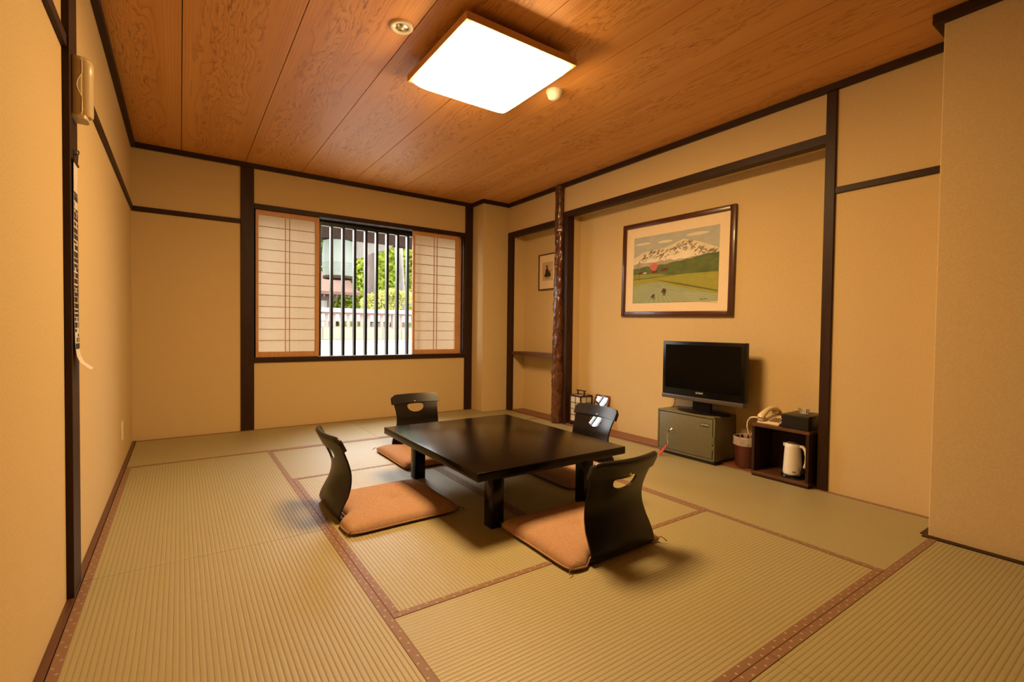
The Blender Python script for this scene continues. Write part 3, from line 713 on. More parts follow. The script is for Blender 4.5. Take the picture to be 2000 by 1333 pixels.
def blob(mat, u, v, ru, rv, n=16, jag=0.0, seed=1):
    r_ = random.Random(seed)
    art(mat, [(u + ru * math.cos(k * 2 * PI / n) * (1 + r_.uniform(-jag, jag)), v + rv * math.sin(k * 2 * PI / n) * (1 + r_.uniform(-jag, jag))) for k in range(n)])
art('a_sky', [(0, 0), (1, 0), (1, 0.42), (0, 0.48)])
art('a_glow', [(0, .31), (.14, .235), (.42, .20), (.62, .115), (.78, .18), (1, .30), (1, .42), (0, .48)])
for u, v, ru, rv in ((.115, .105, .10, .017), (.40, .115, .09, .018), (.765, .075, .12, .022)): blob('a_cloud', u, v, ru, rv, 18, .12, int(u * 90))
ridge = [(0, .40), (.06, .355), (.10, .315), (.14, .275), (.18, .262), (.22, .25), (.27, .255), (.31, .242), (.36, .262), (.41, .268), (.44, .256), (.48, .222), (.52, .193), (.57, .178), (.60, .183), (.645, .158), (.68, .185), (.74, .232), (.80, .265), (.87, .303), (.94, .335), (1, .372)]
art('a_snow', ridge + [(1, .42), (0, .47)])
art('a_slope', [(0, .405), (.05, .40), (.10, .385), (.16, .40), (.22, .395), (.29, .40), (.36, .375), (.40, .395), (.46, .375), (.52, .40), (.58, .385), (.64, .395), (.72, .375), (.80, .372), (.87, .35), (.94, .36), (1, .372), (1, .45), (0, .50)])
rr = random.Random(21)
for k in range(190):
    u = rr.uniform(.04, .96); vt = cat_rom(ridge, u); v = vt + abs(rr.gauss(0, 1)) * .055 + .004
    if v > vt + .14: continue
    ln = rr.uniform(.016, .055); sl = rr.choice((-1, 1)) * rr.uniform(.6, 1.3); wd = rr.uniform(.004, .010)
    art('a_rock', [(u, v), (u + ln * .5, v + ln * sl * .45 + wd), (u + ln, v + ln * sl), (u + ln * .4, v + ln * sl * .55 - wd)])
art('a_forest', [(0, .475), (.04, .465), (.08, .472), (.13, .455), (.18, .448), (.22, .462), (.30, .445), (.36, .44), (.42, .448), (.47, .43), (.53, .418), (.60, .42), (.66, .40), (.70, .405), (.76, .385), (.84, .37), (.90, .355), (.96, .36), (1, .352), (1, .63), (.5, .61), (0, .60)])
art('a_field', [(0, .595), (.3, .60), (.5, .605), (1, .61), (1, .90), (0, .90)])
art('a_field2', [(0, .56), (.25, .565), (.42, .585), (.30, .62), (0, .65)])
art('a_dyke', [(0, .632), (.26, .622), (.62, .600), (.62, .606), (.26, .634), (0, .642)])
art('a_dyke', [(.24, .640), (.60, .735), (1, .855), (1, .872), (.58, .752)])
art('a_paddy', [(0, .735), (.20, .70), (.34, .695), (.62, .80), (1, .905), (1, 1), (0, 1)])
for k in range(26):
    t0 = k / 25; u0 = -.35 + 1.3 * t0; a0 = (max(0, .16 + .42 * t0), .72 + .16 * t0)
    b0 = (u0 + .35 * t0, 1.0)
    if b0[0] < 0:
        f = (0 - a0[0]) / (b0[0] - a0[0]); b0 = (0, a0[1] + (1 - a0[1]) * f)
    if b0[0] > 1: continue
    art('a_row', [a0, (a0[0] + .002, a0[1]), (min(1, b0[0] + .006), b0[1]), b0])
for k in range(5):
    v = .88 + k * .028; art('a_row', [(.62 + k * .02, v - .02), (1, v + .03), (1, v + .035), (.62 + k * .02, v - .015)])
for u, v, ru, rv, s in ((.16, .50, .05, .035, 1), (.20, .52, .035, .05, 2), (.36, .49, .05, .045, 4)): blob('a_forest', u, v, ru, rv, 14, .15, s)
blob('a_pink', .272, .468, .044, .056, 22, .14, 6)
art('a_roof', [(.245, .55), (.25, .525), (.32, .525), (.325, .56), (.25, .565)]); art('a_roof', [(.35, .535), (.385, .505), (.44, .50), (.46, .53), (.36, .545)]); art('a_roof', [(.07, .545), (.09, .525), (.125, .53), (.13, .555), (.075, .56)])
art('a_snow', [(.135, .545), (.175, .535), (.18, .55), (.14, .56)])
art('a_fig', [(.385, .815), (.395, .795), (.425, .80), (.438, .83), (.43, .855), (.42, .90), (.412, .90), (.412, .86), (.404, .90), (.396, .90), (.398, .85), (.38, .86), (.375, .85)])
art('a_snow', [(.255, .885), (.27, .872), (.275, .89), (.26, .895)])
art('a_fig', [(.268, .875), (.285, .868), (.294, .89), (.288, .92), (.30, .95), (.29, .95), (.278, .92), (.27, .945), (.262, .945), (.266, .91), (.245, .925), (.24, .915)])
art('a_dyke', [(.085, .56), (.092, .56), (.088, .66), (.082, .66)])
art('a_fig', [(.82, .965), (.90, .96), (.90, .968), (.82, .973)])
obj('print', bm, names, PF)

# small framed figure print in the shelf niche
QF = thing('framed_figure_print', (XB - 0.002, -0.775, 1.378), 'small framed print of a seated dark-robed figure in the shelf niche', 'picture')
qw, qh, q = 0.310, 0.395, 0.013
for a in ((-0.018, 0, -qw / 2, -qw / 2 + q, 0, qh), (-0.018, 0, qw / 2 - q, qw / 2, 0, qh), (-0.018, 0, -qw / 2 + q, qw / 2 - q, 0, q), (-0.018, 0, -qw / 2 + q, qw / 2 - q, qh - q, qh)): obj('frame_side', box(*a, 0.002), 'frame_brown', QF)
obj('mat_board', box(-0.009, -0.003, -qw / 2 + q, qw / 2 - q, q, qh - q), 'mat_board', QF)
pm('p_tan', (0.60, 0.43, 0.22), (0.55, 0.38, 0.19), 0.85, 20)
obj('print_sheet', box(-0.0098, -0.009, -0.090, 0.090, 0.100, 0.305), 'p_tan', QF)
bm = bmesh.new()
def fig(pts, x=-0.0101): bm.faces.new([bm.verts.new((x, -y, z)) for y, z in pts])
fig([(-.012 + .017 * math.cos(k * PI / 6), .255 + .014 * math.sin(k * PI / 6)) for k in range(12)])
fig([(-.030, .225), (-.016, .240), (.008, .238), (.022, .205), (.050, .180), (.060, .150), (.030, .140), (-.045, .143), (-.058, .155), (-.040, .185)], -0.0102)
fig([(.030, .195), (.062, .215), (.064, .210), (.034, .186)], -0.0103)
fig([(-.05, .128), (-.02, .136), (.02, .130), (.05, .134), (.04, .126)], -0.0103)
obj('figure_drawing', bm, 'ink_dark', QF)

# ------------------------------------------------------------------ safe, television, key
SF = thing('safe', (3.372, -2.725, 0), 'olive green metal safe standing under the television', 'safe')
sy0, sy1 = -0.243, 0.243; sz0, sz1 = 0.026, 0.340; sd = 0.262
obj('plinth', box(0.02, sd, sy0 + 0.012, sy1 - 0.012, 0.0, sz0, 0.002), 'safe_dark', SF)
bm = bmesh.new()
bx(bm, 0.012, sd, sy0, sy1, sz0, sz1, 0.006, 3)
obj('body', bm, 'safe_green', SF, smooth=40)
bm = bmesh.new()
for a in ((0.0, 0.02, sy0, sy1, sz1 - 0.014, sz1), (0.0, 0.02, sy0, sy1, sz0, sz0 + 0.014), (0.0, 0.02, sy0, sy0 + 0.014, sz0, sz1), (0.0, 0.02, sy1 - 0.014, sy1, sz0, sz1)): bx(bm, *a, 0.004)
obj('door_surround', bm, 'safe_green', SF, smooth=40)
dr = obj('door', box(-0.002, 0.014, sy0 + 0.018, sy1 - 0.018, sz0 + 0.018, sz1 - 0.018, 0.003), 'safe_green', SF, smooth=40)
nam = obj('name_plate', box(-0.005, -0.001, -0.200, -0.128, 0.266, 0.288, 0.001), 'safe_dark', dr)
text('plate_lettering', 'CROWN', 0.0185, 'print_white', dr, (-0.0056, -0.164, 0.2772), (PI / 2, 0, -PI / 2), shear=0.15, xs=0.95)
bm = bmesh.new(); lathe(bm, [(0.0, 0.0), (0.016, 0.0), (0.016, 0.004), (0.0115, 0.006), (0.0115, 0.018), (0.009, 0.021), (0.0, 0.0215)], 24, cap0=False, cap1=False)
o = obj('lock', bm, 'chrome', dr, smooth=50, loc=(-0.002, 0.103, 0.192), rot=(0, -PI / 2, 0)); tag(o, 'round chrome lock')
for z in (0.150, 0.105):
    obj('hinge', box(-0.004, 0.008, sy0 + 0.005, sy0 + 0.016, z, z + 0.055 if z > 0.12 else z + 0.03, 0.002), 'safe_green', SF)
KY = thing('key_on_chain', (3.362, -2.622, 0.0), 'key with a chain and red plastic tag hanging from the safe lock', 'key')
bm = bmesh.new(); bx(bm, -0.030, -0.006, -0.0012, 0.0012, 0.186, 0.196, 0.0005); bx(bm, -0.050, -0.030, -0.0012, 0.0012, 0.178, 0.202, 0.0006)
obj('key_blade', bm, 'chrome', KY)
bm = bmesh.new(); tube(bm, [(-0.044 + 0.011 * math.cos(a), 0.0, 0.174 + 0.011 * math.sin(a)) for a in [k * PI / 8 for k in range(16)]], 0.0012, 6, closed=True); obj('ring', bm, 'chrome', KY, smooth=80)
bm = bmesh.new()
cp = [(-0.044 - 0.002 * math.sin(k * .6), 0.003 * math.sin(k * .5) + k * 0.0005, 0.164 - k * 0.0076) for k in range(12)]
for i, p in enumerate(cp): bmesh.ops.create_icosphere(bm, subdivisions=1, radius=0.0034, matrix=Matrix.Translation(p))
obj('chain', bm, 'chrome', KY, smooth=80)
bm = bmesh.new(); prism(bm, [(-0.007, 0.0), (0.007, 0.0), (0.014, -0.088), (0.010, -0.095), (-0.010, -0.095), (-0.014, -0.088)], 'x', -0.003, 0.003)
bmesh.ops.bevel(bm, geom=bm.edges[:], offset=0.0015, segments=1, affect='EDGES')
o = obj('tag', bm, 'key_red', KY, loc=(-0.046, 0.008, 0.084), rot=(0.45, 0.45, 0)); o['label'] = 'red plastic key tag'

TVO = thing('television', (3.462, -2.785, 0.340), 'black flat television standing on the green safe', 'television', rz=-0.012)
tw, tz0, tz1 = 0.674, 0.080, 0.522
obj('cabinet', box(0.0, 0.055, -tw / 2, tw / 2, tz0 + 0.030, tz1, 0.004), 'plastic_black', TVO, smooth=40)
obj('rear_bulge', box(0.05, 0.105, -tw / 2 + 0.09, tw / 2 - 0.09, tz0 + 0.06, tz1 - 0.08, 0.012), 'plastic_black', TVO)
obj('screen', box(-0.0012, 0.002, -tw / 2 + 0.026, tw / 2 - 0.026, tz0 + 0.082, tz1 - 0.026), 'screen_glass', TVO)
o = obj('speaker_bar', box(-0.008, 0.05, -tw / 2, tw / 2, tz0, tz0 + 0.031, 0.004), 'plastic_grey', TVO, smooth=40); o['label'] = 'grey strip along the lower edge'
bm = bmesh.new(); bx(bm, 0.018, 0.045, -0.075, 0.075, 0.010, tz0 + 0.02, 0.004); obj('stand_neck', bm, 'plastic_black', TVO)
bm = bmesh.new(); lathe(bm, [(0.0, 0.0), (1.0, 0.0), (1.0, 0.008), (0.95, 0.014), (0.0, 0.018)], 48, cap0=False, cap1=False)
for v in bm.verts: v.co.x = 0.045 + v.co.x * 0.115; v.co.y *= 0.215
obj('stand_base', bm, 'plastic_black', TVO, smooth=40)
text('logo', 'SONY', 0.019, 'print_white', TVO, (-0.0008, 0.005, tz0 + 0.062), (PI / 2, 0, -PI / 2), xs=1.25)
bm = bmesh.new(); tube(bm, [(0.02, 0.235, 0.083), (0.018, 0.230, 0.050), (0.012, 0.222, 0.030), (0.006, 0.236, 0.008), (0.02, 0.262, 0.004)], 0.0018, 6); tube(bm, [(0.02, 0.228, 0.083), (0.022, 0.236, 0.045), (0.02, 0.250, 0.012), (0.03, 0.27, 0.004)], 0.0018, 6); obj('cable', bm, 'wire_black', TVO, smooth=60)

# ------------------------------------------------------------------ waste bin
BN = thing('waste_bin', (3.535, -3.112, 0.014), 'dark red waste bin lined with a clear bag, between safe and open box', 'bin')
bm = bmesh.new(); lathe(bm, [(0.0, 0.0), (0.074, 0.0), (0.077, 0.006), (0.088, 0.200), (0.0865, 0.200), (0.0755, 0.008), (0.0, 0.008)], 40, cap0=False, cap1=False); obj('bucket', bm, 'bin_red', BN, smooth=50)
rr = random.Random(8)
bm = bmesh.new(); jit = [rr.uniform(-0.006, 0.006) for _ in range(40)]
lathe(bm, [(0.083, 0.12), (0.0868, 0.205), (0.0885, 0.208), (0.0905, 0.204), (0.0915, 0.150)], 40, cap0=False, cap1=False, fn=lambda a, r, z: r + (jit[int(round(a / (2 * PI) * 40)) % 40] * 0.25 if z > 0.19 else 0))
obj('bag_liner', bm, 'bag_film', BN, smooth=60)

# ------------------------------------------------------------------ open box cabinet and what stands on and in it
CB = thing('open_box_cabinet', (3.402, -3.387, 0.0), 'dark wooden open-fronted box cabinet against the slim post', 'cabinet')
cw, chh, cdp, ct = 0.348, 0.343, 0.235, 0.018
CZ = 0.014
obj('top_panel', box(0, cdp, -cw / 2, cw / 2, chh - ct, chh, 0.0015), 'brown_wood_y', CB)
obj('bottom_panel', box(0, cdp, -cw / 2, cw / 2, CZ, CZ + ct, 0.0015), 'brown_wood_y', CB)
obj('side_panel', box(0, cdp, -cw / 2, -cw / 2 + ct, CZ + ct, chh - ct, 0.001), 'dark_wood', CB)
obj('side_panel', box(0, cdp, cw / 2 - ct, cw / 2, CZ + ct, chh - ct, 0.001), 'dark_wood', CB)
obj('back_panel', box(cdp - 0.008, cdp, -cw / 2 + ct, cw / 2 - ct, CZ + ct, chh - ct), 'dark_wood', CB)
obj('foot_strip', box(0.004, 0.05, -cw / 2 + 0.002, cw / 2 - 0.002, 0.0, CZ), 'dark_wood_y', CB)

TP = thing('telephone', (3.52, -3.298, chh), 'cream push-button telephone with its cord on the open box', 'telephone')
bm = bmesh.new(); prism(bm, [(-0.088, 0.0), (0.088, 0.0), (0.088, 0.040), (0.070, 0.044), (-0.080, 0.016), (-0.088, 0.010)], 'y', -0.070, 0.070)
bmesh.ops.bevel(bm, geom=bm.edges[:], offset=0.003, segments=2, affect='EDGES'); obj('base', bm, 'cream_plastic', TP, smooth=40)
hs = bmesh.new()
hp = [(-0.098, 0.0, 0.036), (-0.088, 0.0, 0.047), (-0.060, 0.0, 0.063), (-0.020, 0.0, 0.080), (0.030, 0.0, 0.090), (0.070, 0.0, 0.088), (0.092, 0.0, 0.076), (0.098, 0.0, 0.066)]
hr = [0.014, 0.020, 0.0165, 0.0135, 0.0135, 0.0165, 0.020, 0.015]
tube(hs, hp, hr, 14)
for p in ((-0.078, 0, 0.038), (0.078, 0, 0.064)):
    r = bmesh.ops.create_cone(hs, cap_ends=True, segments=18, radius1=0.021, radius2=0.019, depth=0.020, matrix=Matrix.Translation(p) @ Matrix.Rotation(-0.25, 4, 'Y'))
for v in hs.verts: v.co.y = v.co.y * 1.25 + 0.042
obj('handset', hs, 'cream_plastic', TP, smooth=60)
kb = None
for r_ in range(4):
    for c_ in range(3):
        if kb is None: o = obj('button', box(-0.0062, 0.0062, -0.0072, 0.0072, 0.0, 0.0055, 0.001), 'key_dark', TP); kb = o.data
        else: o = bpy.data.objects.new('button', kb); COL.objects.link(o); o.parent = TP
        x = -0.062 + r_ * 0.020; o.location = (x, -0.052 + c_ * 0.022, 0.0165 + (x + 0.08) * 0.187); o.rotation_euler = (0, -0.185, 0)
bm = bmesh.new(); tube(bm, [(-0.082, 0.066, 0.034), (-0.082, 0.090, 0.034), (-0.078, 0.118, 0.026), (-0.074, 0.138, 0.0), (-0.070, 0.144, -0.040), (-0.066, 0.134, -0.085), (-0.050, 0.126, -0.115), (-0.02, 0.122, -0.130)], 0.0052, 8); obj('cord', bm, 'cream_plastic', TP, smooth=70)

TB = thing('tissue_box', (3.522, -3.468, chh), 'black tissue box cover with a tissue poking out', 'tissue box', rz=0.03)
obj('box_body', box(-0.108, 0.108, -0.078, 0.078, 0.0, 0.084, 0.004), 'vinyl_black', TB, smooth=40)
obj('lid', box(-0.110, 0.110, -0.080, 0.080, 0.058, 0.088, 0.004), 'vinyl_black', TB, smooth=40)
bm = bmesh.new(); rr = random.Random(3); rows = []
for i in range(13):
    a = -1 + i / 6
    f = abs(a) ** 0.7 if i != 6 else 0.0
    rows.append([bm.verts.new(((0.010 * math.sin(i * 1.7) + 0.012 * math.sin(i * 0.9 + 1)) * k / 5, a * 0.020 * (1 + 1.1 * k / 5) - 0.006, 0.086 + 0.046 * (k / 5) * (0.35 + 0.65 * f) * (1 + 0.12 * math.sin(i * 2.3)))) for k in range(6)])
for A, Bq in zip(rows, rows[1:]):
    for k in range(5): bm.faces.new((A[k], A[k + 1], Bq[k + 1], Bq[k]))
r = bmesh.ops.solidify(bm, geom=bm.faces[:], thickness=0.001)
obj('tissue', bm, 'tissue', TB, smooth=70)

KE = thing('electric_kettle', (3.487, -3.432, CZ + ct), 'white electric kettle inside the open box cabinet', 'kettle')
bm = bmesh.new(); lathe(bm, [(0.0, 0.0), (0.062, 0.0), (0.064, 0.006), (0.060, 0.016), (0.0, 0.018)], 36, cap0=False, cap1=False); obj('power_base', bm, 'plastic_black', KE, smooth=40)
bm = bmesh.new(); lathe(bm, [(0.0, 0.018), (0.050, 0.018), (0.0535, 0.024), (0.0535, 0.035), (0.050, 0.110), (0.0455, 0.185), (0.0435, 0.200), (0.038, 0.210), (0.0, 0.214)], 40, cap0=False, cap1=False); obj('jug', bm, 'kettle_white', KE, smooth=40)
bm = bmesh.new(); lathe(bm, [(0.036, 0.209), (0.034, 0.218), (0.020, 0.223), (0.0, 0.224)], 32, cap0=False, cap1=False); obj('lid', bm, 'plastic_grey', KE, smooth=40)
bm = bmesh.new(); tube(bm, [(0.0, -0.040, 0.196), (-0.002, -0.060, 0.198), (-0.004, -0.076, 0.178), (-0.004, -0.083, 0.140), (-0.003, -0.080, 0.100), (0.0, -0.070, 0.070)], [0.010, 0.0105, 0.010, 0.0095, 0.0095, 0.009], 12); obj('handle', bm, 'kettle_white', KE, smooth=70)
bm = bmesh.new(); tube(bm, [(0.0, -0.050, 0.035), (0.0, -0.066, 0.040), (0.0, -0.073, 0.066)], [0.014, 0.013, 0.010], 10); obj('handle_foot', bm, 'plastic_black', KE, smooth=60)
bm = bmesh.new(); prism(bm, [(0.02, -0.012), (0.058, -0.004), (0.058, 0.004), (0.02, 0.012)], 'z', 0.185, 0.206)
for v in bm.verts: v.co = Vector((v.co.y, v.co.x, v.co.z))
obj('spout', bm, 'kettle_white', KE)
bm = bmesh.new()
def onjug(a, z): return (0.0534 * math.cos(a), 0.0534 * math.sin(a), z)
A = [[bm.verts.new(onjug(PI + 0.42 + i * 0.075, z)) for i in range(6)] for z in (0.036, 0.044)]
for i in range(5): bm.faces.new((A[0][i], A[0][i + 1], A[1][i + 1], A[1][i]))
o = obj('badge', bm, 'key_dark', KE)
bm = bmesh.new(); tube(bm, [(-0.055, -0.020, 0.006), (-0.066, -0.030, 0.004), (-0.060, -0.055, 0.004), (-0.02, -0.075, 0.004), (0.05, -0.060, 0.004), (0.10, -0.03, 0.004)], 0.003, 6); obj('power_cord', bm, 'wire_black', KE, smooth=60)

# ------------------------------------------------------------------ paper lantern and stand mirror in the picture niche
LN = thing('paper_floor_lantern', (3.552, -1.420, 0.014), 'unlit square paper floor lantern with a dark frame and handle', 'lantern')
ls, lh = 0.079, 0.292
cp = None
for sx in (-1, 1):
    for sy in (-1, 1):
        if cp is None: o = obj('corner_post', box(-0.006, 0.006, -0.006, 0.006, 0, lh, 0.001), 'dark_wood', LN); cp = o.data
        else: o = bpy.data.objects.new('corner_post', cp); COL.objects.link(o); o.parent = LN
        o.location = (sx * (ls - 0.006), sy * (ls - 0.006), 0)
obj('base', box(-ls + 0.002, ls - 0.002, -ls + 0.002, ls - 0.002, 0.018, 0.040, 0.001), 'dark_wood', LN)
for s in (-1, 1):
    obj('top_rail', box(-ls + 0.012, ls - 0.012, s * (ls - 0.006) - 0.005, s * (ls - 0.006) + 0.005, lh - 0.012, lh), 'dark_wood_x', LN)
    obj('top_rail', box(s * (ls - 0.006) - 0.005, s * (ls - 0.006) + 0.005, -ls + 0.012, ls - 0.012, lh - 0.012, lh), 'dark_wood_y', LN)
    obj('paper_pane', box(-ls + 0.012, ls - 0.012, s * (ls - 0.007) - 0.0004, s * (ls - 0.007) + 0.0004, 0.040, lh - 0.012), 'shoji_paper', LN)
    obj('paper_pane', box(s * (ls - 0.007) - 0.0004, s * (ls - 0.007) + 0.0004, -ls + 0.012, ls - 0.012, 0.040, lh - 0.012), 'shoji_paper', LN)
    e = s * (ls - 0.004)
    obj('lattice_strip', box(-0.002, 0.002, e - 0.002, e + 0.002, 0.040, lh - 0.012), 'dark_wood', LN)
    obj('lattice_strip', box(e - 0.002, e + 0.002, -0.002, 0.002, 0.040, lh - 0.012), 'dark_wood', LN)
    for k in range(1, 4):
        z = 0.040 + k * (lh - 0.052) / 4
        obj('lattice_strip', box(-ls + 0.012, ls - 0.012, e - 0.002, e + 0.002, z - 0.002, z + 0.002), 'dark_wood_x', LN)
        obj('lattice_strip', box(e - 0.002, e + 0.002, -ls + 0.012, ls - 0.012, z - 0.002, z + 0.002), 'dark_wood_y', LN)
obj('top_paper', box(-ls + 0.012, ls - 0.012, -ls + 0.012, ls - 0.012, lh - 0.006, lh - 0.005), 'shoji_paper', LN)
for s in (-1, 1): obj('handle_post', box(-0.005, 0.005, s * 0.044 - 0.005, s * 0.044 + 0.005, lh - 0.006, lh + 0.040), 'dark_wood', LN)
obj('top_bar', box(-0.005, 0.005, -ls + 0.010, ls - 0.010, lh - 0.010, lh - 0.001), 'dark_wood_y', LN)
obj('handle', box(-0.006, 0.006, -0.064, 0.064, lh + 0.036, lh + 0.046, 0.001), 'dark_wood_y', LN)

MR = thing('stand_mirror', (3.540, -1.632, 0.014), 'small red-framed stand mirror reflecting the window, beside the paper lantern', 'mirror')
# glass faces -X and leans back
tilt = math.radians(23.2)
mw, mh, mf = 0.190, 0.335, 0.022
rotm = (0, tilt, 0.0)
mp = obj('backing', box(0.004, 0.016, -mw / 2, mw / 2, 0, mh, 0.002), 'frame_red', MR, loc=(-0.03, 0, 0), rot=rotm)
for a in ((-0.004, 0.006, -mw / 2, -mw / 2 + mf, 0, mh), (-0.004, 0.006, mw / 2 - mf, mw / 2, 0, mh), (-0.004, 0.006, -mw / 2 + mf, mw / 2 - mf, 0, mf), (-0.004, 0.006, -mw / 2 + mf, mw / 2 - mf, mh - mf, mh)):
    obj('frame_side', box(*a, 0.003), 'frame_red', MR, loc=(-0.03, 0, 0), rot=rotm, smooth=40)
obj('glass', box(0.001, 0.004, -mw / 2 + mf, mw / 2 - mf, mf, mh - mf), 'mirror', MR, loc=(-0.03, 0, 0), rot=rotm)
bm = bmesh.new(); prism(bm, [(0.092, 0.0), (0.099, 0.0), (0.084, 0.20), (0.077, 0.20)], 'y', -0.05, 0.05)
obj('prop', bm, 'frame_red', MR)

# ------------------------------------------------------------------ outdoors beyond the window
struct('ground', box(-14, 24, 0.2, 34, -0.6, -0.35), 'ground_gravel', 'bright pale gravel ground outside the window', 'ground')
WLL = thing('retaining_wall', (4, 6.0, -0.35), 'sunlit white retaining wall below the outdoor fence', 'wall', kind='structure')
o = None
for k in range(-9, 15):
    if o is None:
        o = obj('stone_block', box(-0.497, 0.497, 0, 0.45, 0, 0.985, 0.012), 'stone_white', WLL); bme = o.data
    else: o = bpy.data.objects.new('stone_block', bme); COL.objects.link(o); o.parent = WLL
    o.location = (k * 1.0, 0, 0)
tcap = obj('coping', box(-10, 14, -0.04, 8.5, 0.985, 1.02), 'stone_white', WLL)
HB = thing('stone_kerb', (4, 6.06, 0.67), 'low mossy stone kerb at the foot of the fence', 'kerb', kind='structure')
o = None
for k in range(-20, 32):
    if o is None: o = obj('stone', box(-0.223, 0.223, 0, 0.16, 0, 0.26, 0.015), 'stone_mossy', HB); bme = o.data
    else: o = bpy.data.objects.new('stone', bme); COL.objects.link(o); o.parent = HB
    o.location = (k * 0.45, 0, 0)
FN = thing('wooden_fence', (4, 6.14, 0.93), 'weathered wooden picket fence with a pale cap rail outside', 'fence')
obj('cap_rail', box(-9, 14, -0.10, 0.10, 0.345, 0.445, 0.01), 'fence_cap_wood', FN)
o2 = obj('under_rail', box(-9, 14, -0.05, 0.05, 0.305, 0.345), 'fence_red', FN)
obj('foot_rail', box(-9, 14, -0.04, 0.04, 0.0, 0.035), 'fence_wood', FN)
pk = None
for k in range(-55, 86):
    if pk is None: o = obj('picket', box(-0.034, 0.034, -0.02, 0.02, 0.035, 0.305), 'fence_wood', FN); pk = o.data
    else: o = bpy.data.objects.new('picket', pk); COL.objects.link(o); o.parent = FN
    o.location = (k * 0.155 + 0.06, 0, 0)
for k in range(-5, 8): obj('post', box(k * 1.8 - 0.09 + 0.55, k * 1.8 + 0.09 + 0.55, -0.07, 0.07, 0.0, 0.345, 0.004), 'fence_wood', FN)

def crown(parent, mat, c, rad, n, size, seed, name='crown'):
    r_ = random.Random(seed); vs_, fs = [], []
    lobes = [(Vector((c[0] + r_.uniform(-.6, .6) * rad[0], c[1] + r_.uniform(-.5, .5) * rad[1], c[2] + r_.uniform(-.6, .6) * rad[2])), r_.uniform(.35, .6)) for _ in range(14)]
    for k in range(n):
        lc, lr = r_.choice(lobes)
        d = Vector((r_.gauss(0, 1), r_.gauss(0, 1), r_.gauss(0, 1))).normalized() * (r_.random() ** .4)
        p = lc + Vector((d.x * rad[0] * lr, d.y * rad[1] * lr, d.z * rad[2] * lr))
        u = Vector((r_.gauss(0, 1), r_.gauss(0, 1), r_.gauss(0, .6))).normalized(); w = u.orthogonal().normalized(); w.rotate(Matrix.Rotation(r_.uniform(0, 6), 3, u))
        s = size * r_.uniform(.6, 1.3); i = len(vs_)
        vs_ += [p - u * s, p + w * s * .55, p + u * s, p - w * s * .55]; fs.append((i, i + 1, i + 2, i + 3))
    me = bpy.data.meshes.new(name); me.from_pydata([tuple(v) for v in vs_], [], fs); me.materials.append(MATS[mat])
    o = bpy.data.objects.new(name, me); COL.objects.link(o); o.parent = parent; return o
def tree(loc, label, trunk_mat, leaf, r, h, cc, rad, n, size, seed, lean=(0, 0)):
    t = thing('tree', loc, label, 'tree', group='trees outside the window')
    bm = bmesh.new(); tube(bm, [(0, 0, 0), (lean[0] * .3, lean[1] * .3, h * .35), (lean[0] * .7, lean[1] * .7, h * .7), (lean[0], lean[1], h)], [r * 1.15, r, r * .9, r * .7], 14); obj('trunk', bm, trunk_mat, t, smooth=60)
    for k in range(4):
        a = k * 1.7 + seed; z = h * (.62 + .09 * k)
        bm = bmesh.new(); tube(bm, [(lean[0] * .7, lean[1] * .7, z), (lean[0] * .7 + math.cos(a) * .8, lean[1] * .7 + math.sin(a) * .8, z + .5), (lean[0] + math.cos(a) * 1.6, lean[1] + math.sin(a) * 1.6, z + .7)], [r * .4, r * .3, r * .12], 8); obj('branch', bm, trunk_mat, t, smooth=60)
    crown(t, leaf, cc, rad, n, size, seed)
    return t
G = 0.675
tree((5.36, 10.4, G), 'dark brown tree trunk standing behind the bright shrub', 'trunk_brown', 'leaf_green', 0.13, 5.2, (0.2, 0.5, 4.6), (2.0, 1.4, 1.0), 2200, .09, 1)
tree((5.86, 9.0, G), 'pale grey tree trunk near the right-hand screen', 'trunk_grey', 'leaf_bright', 0.13, 5.0, (0.6, 0.8, 3.6), (1.7, 1.2, 1.3), 2600, .08, 2, (-0.25, 0))
tree((7.6, 13.2, G), 'bright yellow-green maple filling the right of the window view', 'trunk_brown', 'leaf_bright', 0.16, 4.6, (-0.2, -.4, 2.6), (3.0, 1.6, 2.4), 6500, .10, 3)
tree((3.0, 15.5, G), 'mid-green tree behind the shrine roof at the left of the view', 'trunk_brown', 'leaf_green', 0.2, 5.5, (0.6, 0, 3.6), (3.4, 1.6, 2.8), 5200, .12, 4)
tree((10.5, 16.5, G), 'tall green tree far behind the maple', 'trunk_brown', 'leaf_green', 0.22, 6.5, (0, 0, 4.2), (4.0, 1.8, 3.6), 5200, .13, 5)
bm = bmesh.new(); rows = []
for j in range(9):
    rows.append([bm.verts.new((-16 + i * 1.6, 18 + j * 1.6, -0.4 + 6.2 * (1 - math.exp(-j * .45)) + 0.5 * math.sin(i * .7 + j))) for i in range(30)])
for A, Bq in zip(rows, rows[1:]):
    for k in range(29): bm.faces.new((A[k], A[k + 1], Bq[k + 1], Bq[k]))
pm('hill_green', (0.06, 0.085, 0.02), (0.035, 0.05, 0.012), 0.9, 2.5, bmp=0.6, bscale=9)
struct('hillside', bm, 'hill_green', 'green wooded slope closing off the view outside', 'hill', smooth=80)
tree((6.4, 18.2, 0.4), 'broad yellow-green tree at the foot of the slope, behind the grey trunk', 'trunk_brown', 'leaf_bright', 0.2, 5.5, (0.3, -0.4, 3.2), (3.4, 1.4, 3.0), 6500, .13, 9)
SB = thing('round_shrub', (5.05, 8.3, G), 'rounded pale yellow-green shrub behind the fence', 'shrub')
crown(SB, 'leaf_yellow', (0, 0, 0.92), (0.78, 0.6, 0.50), 6500, .040, 7, 'foliage')
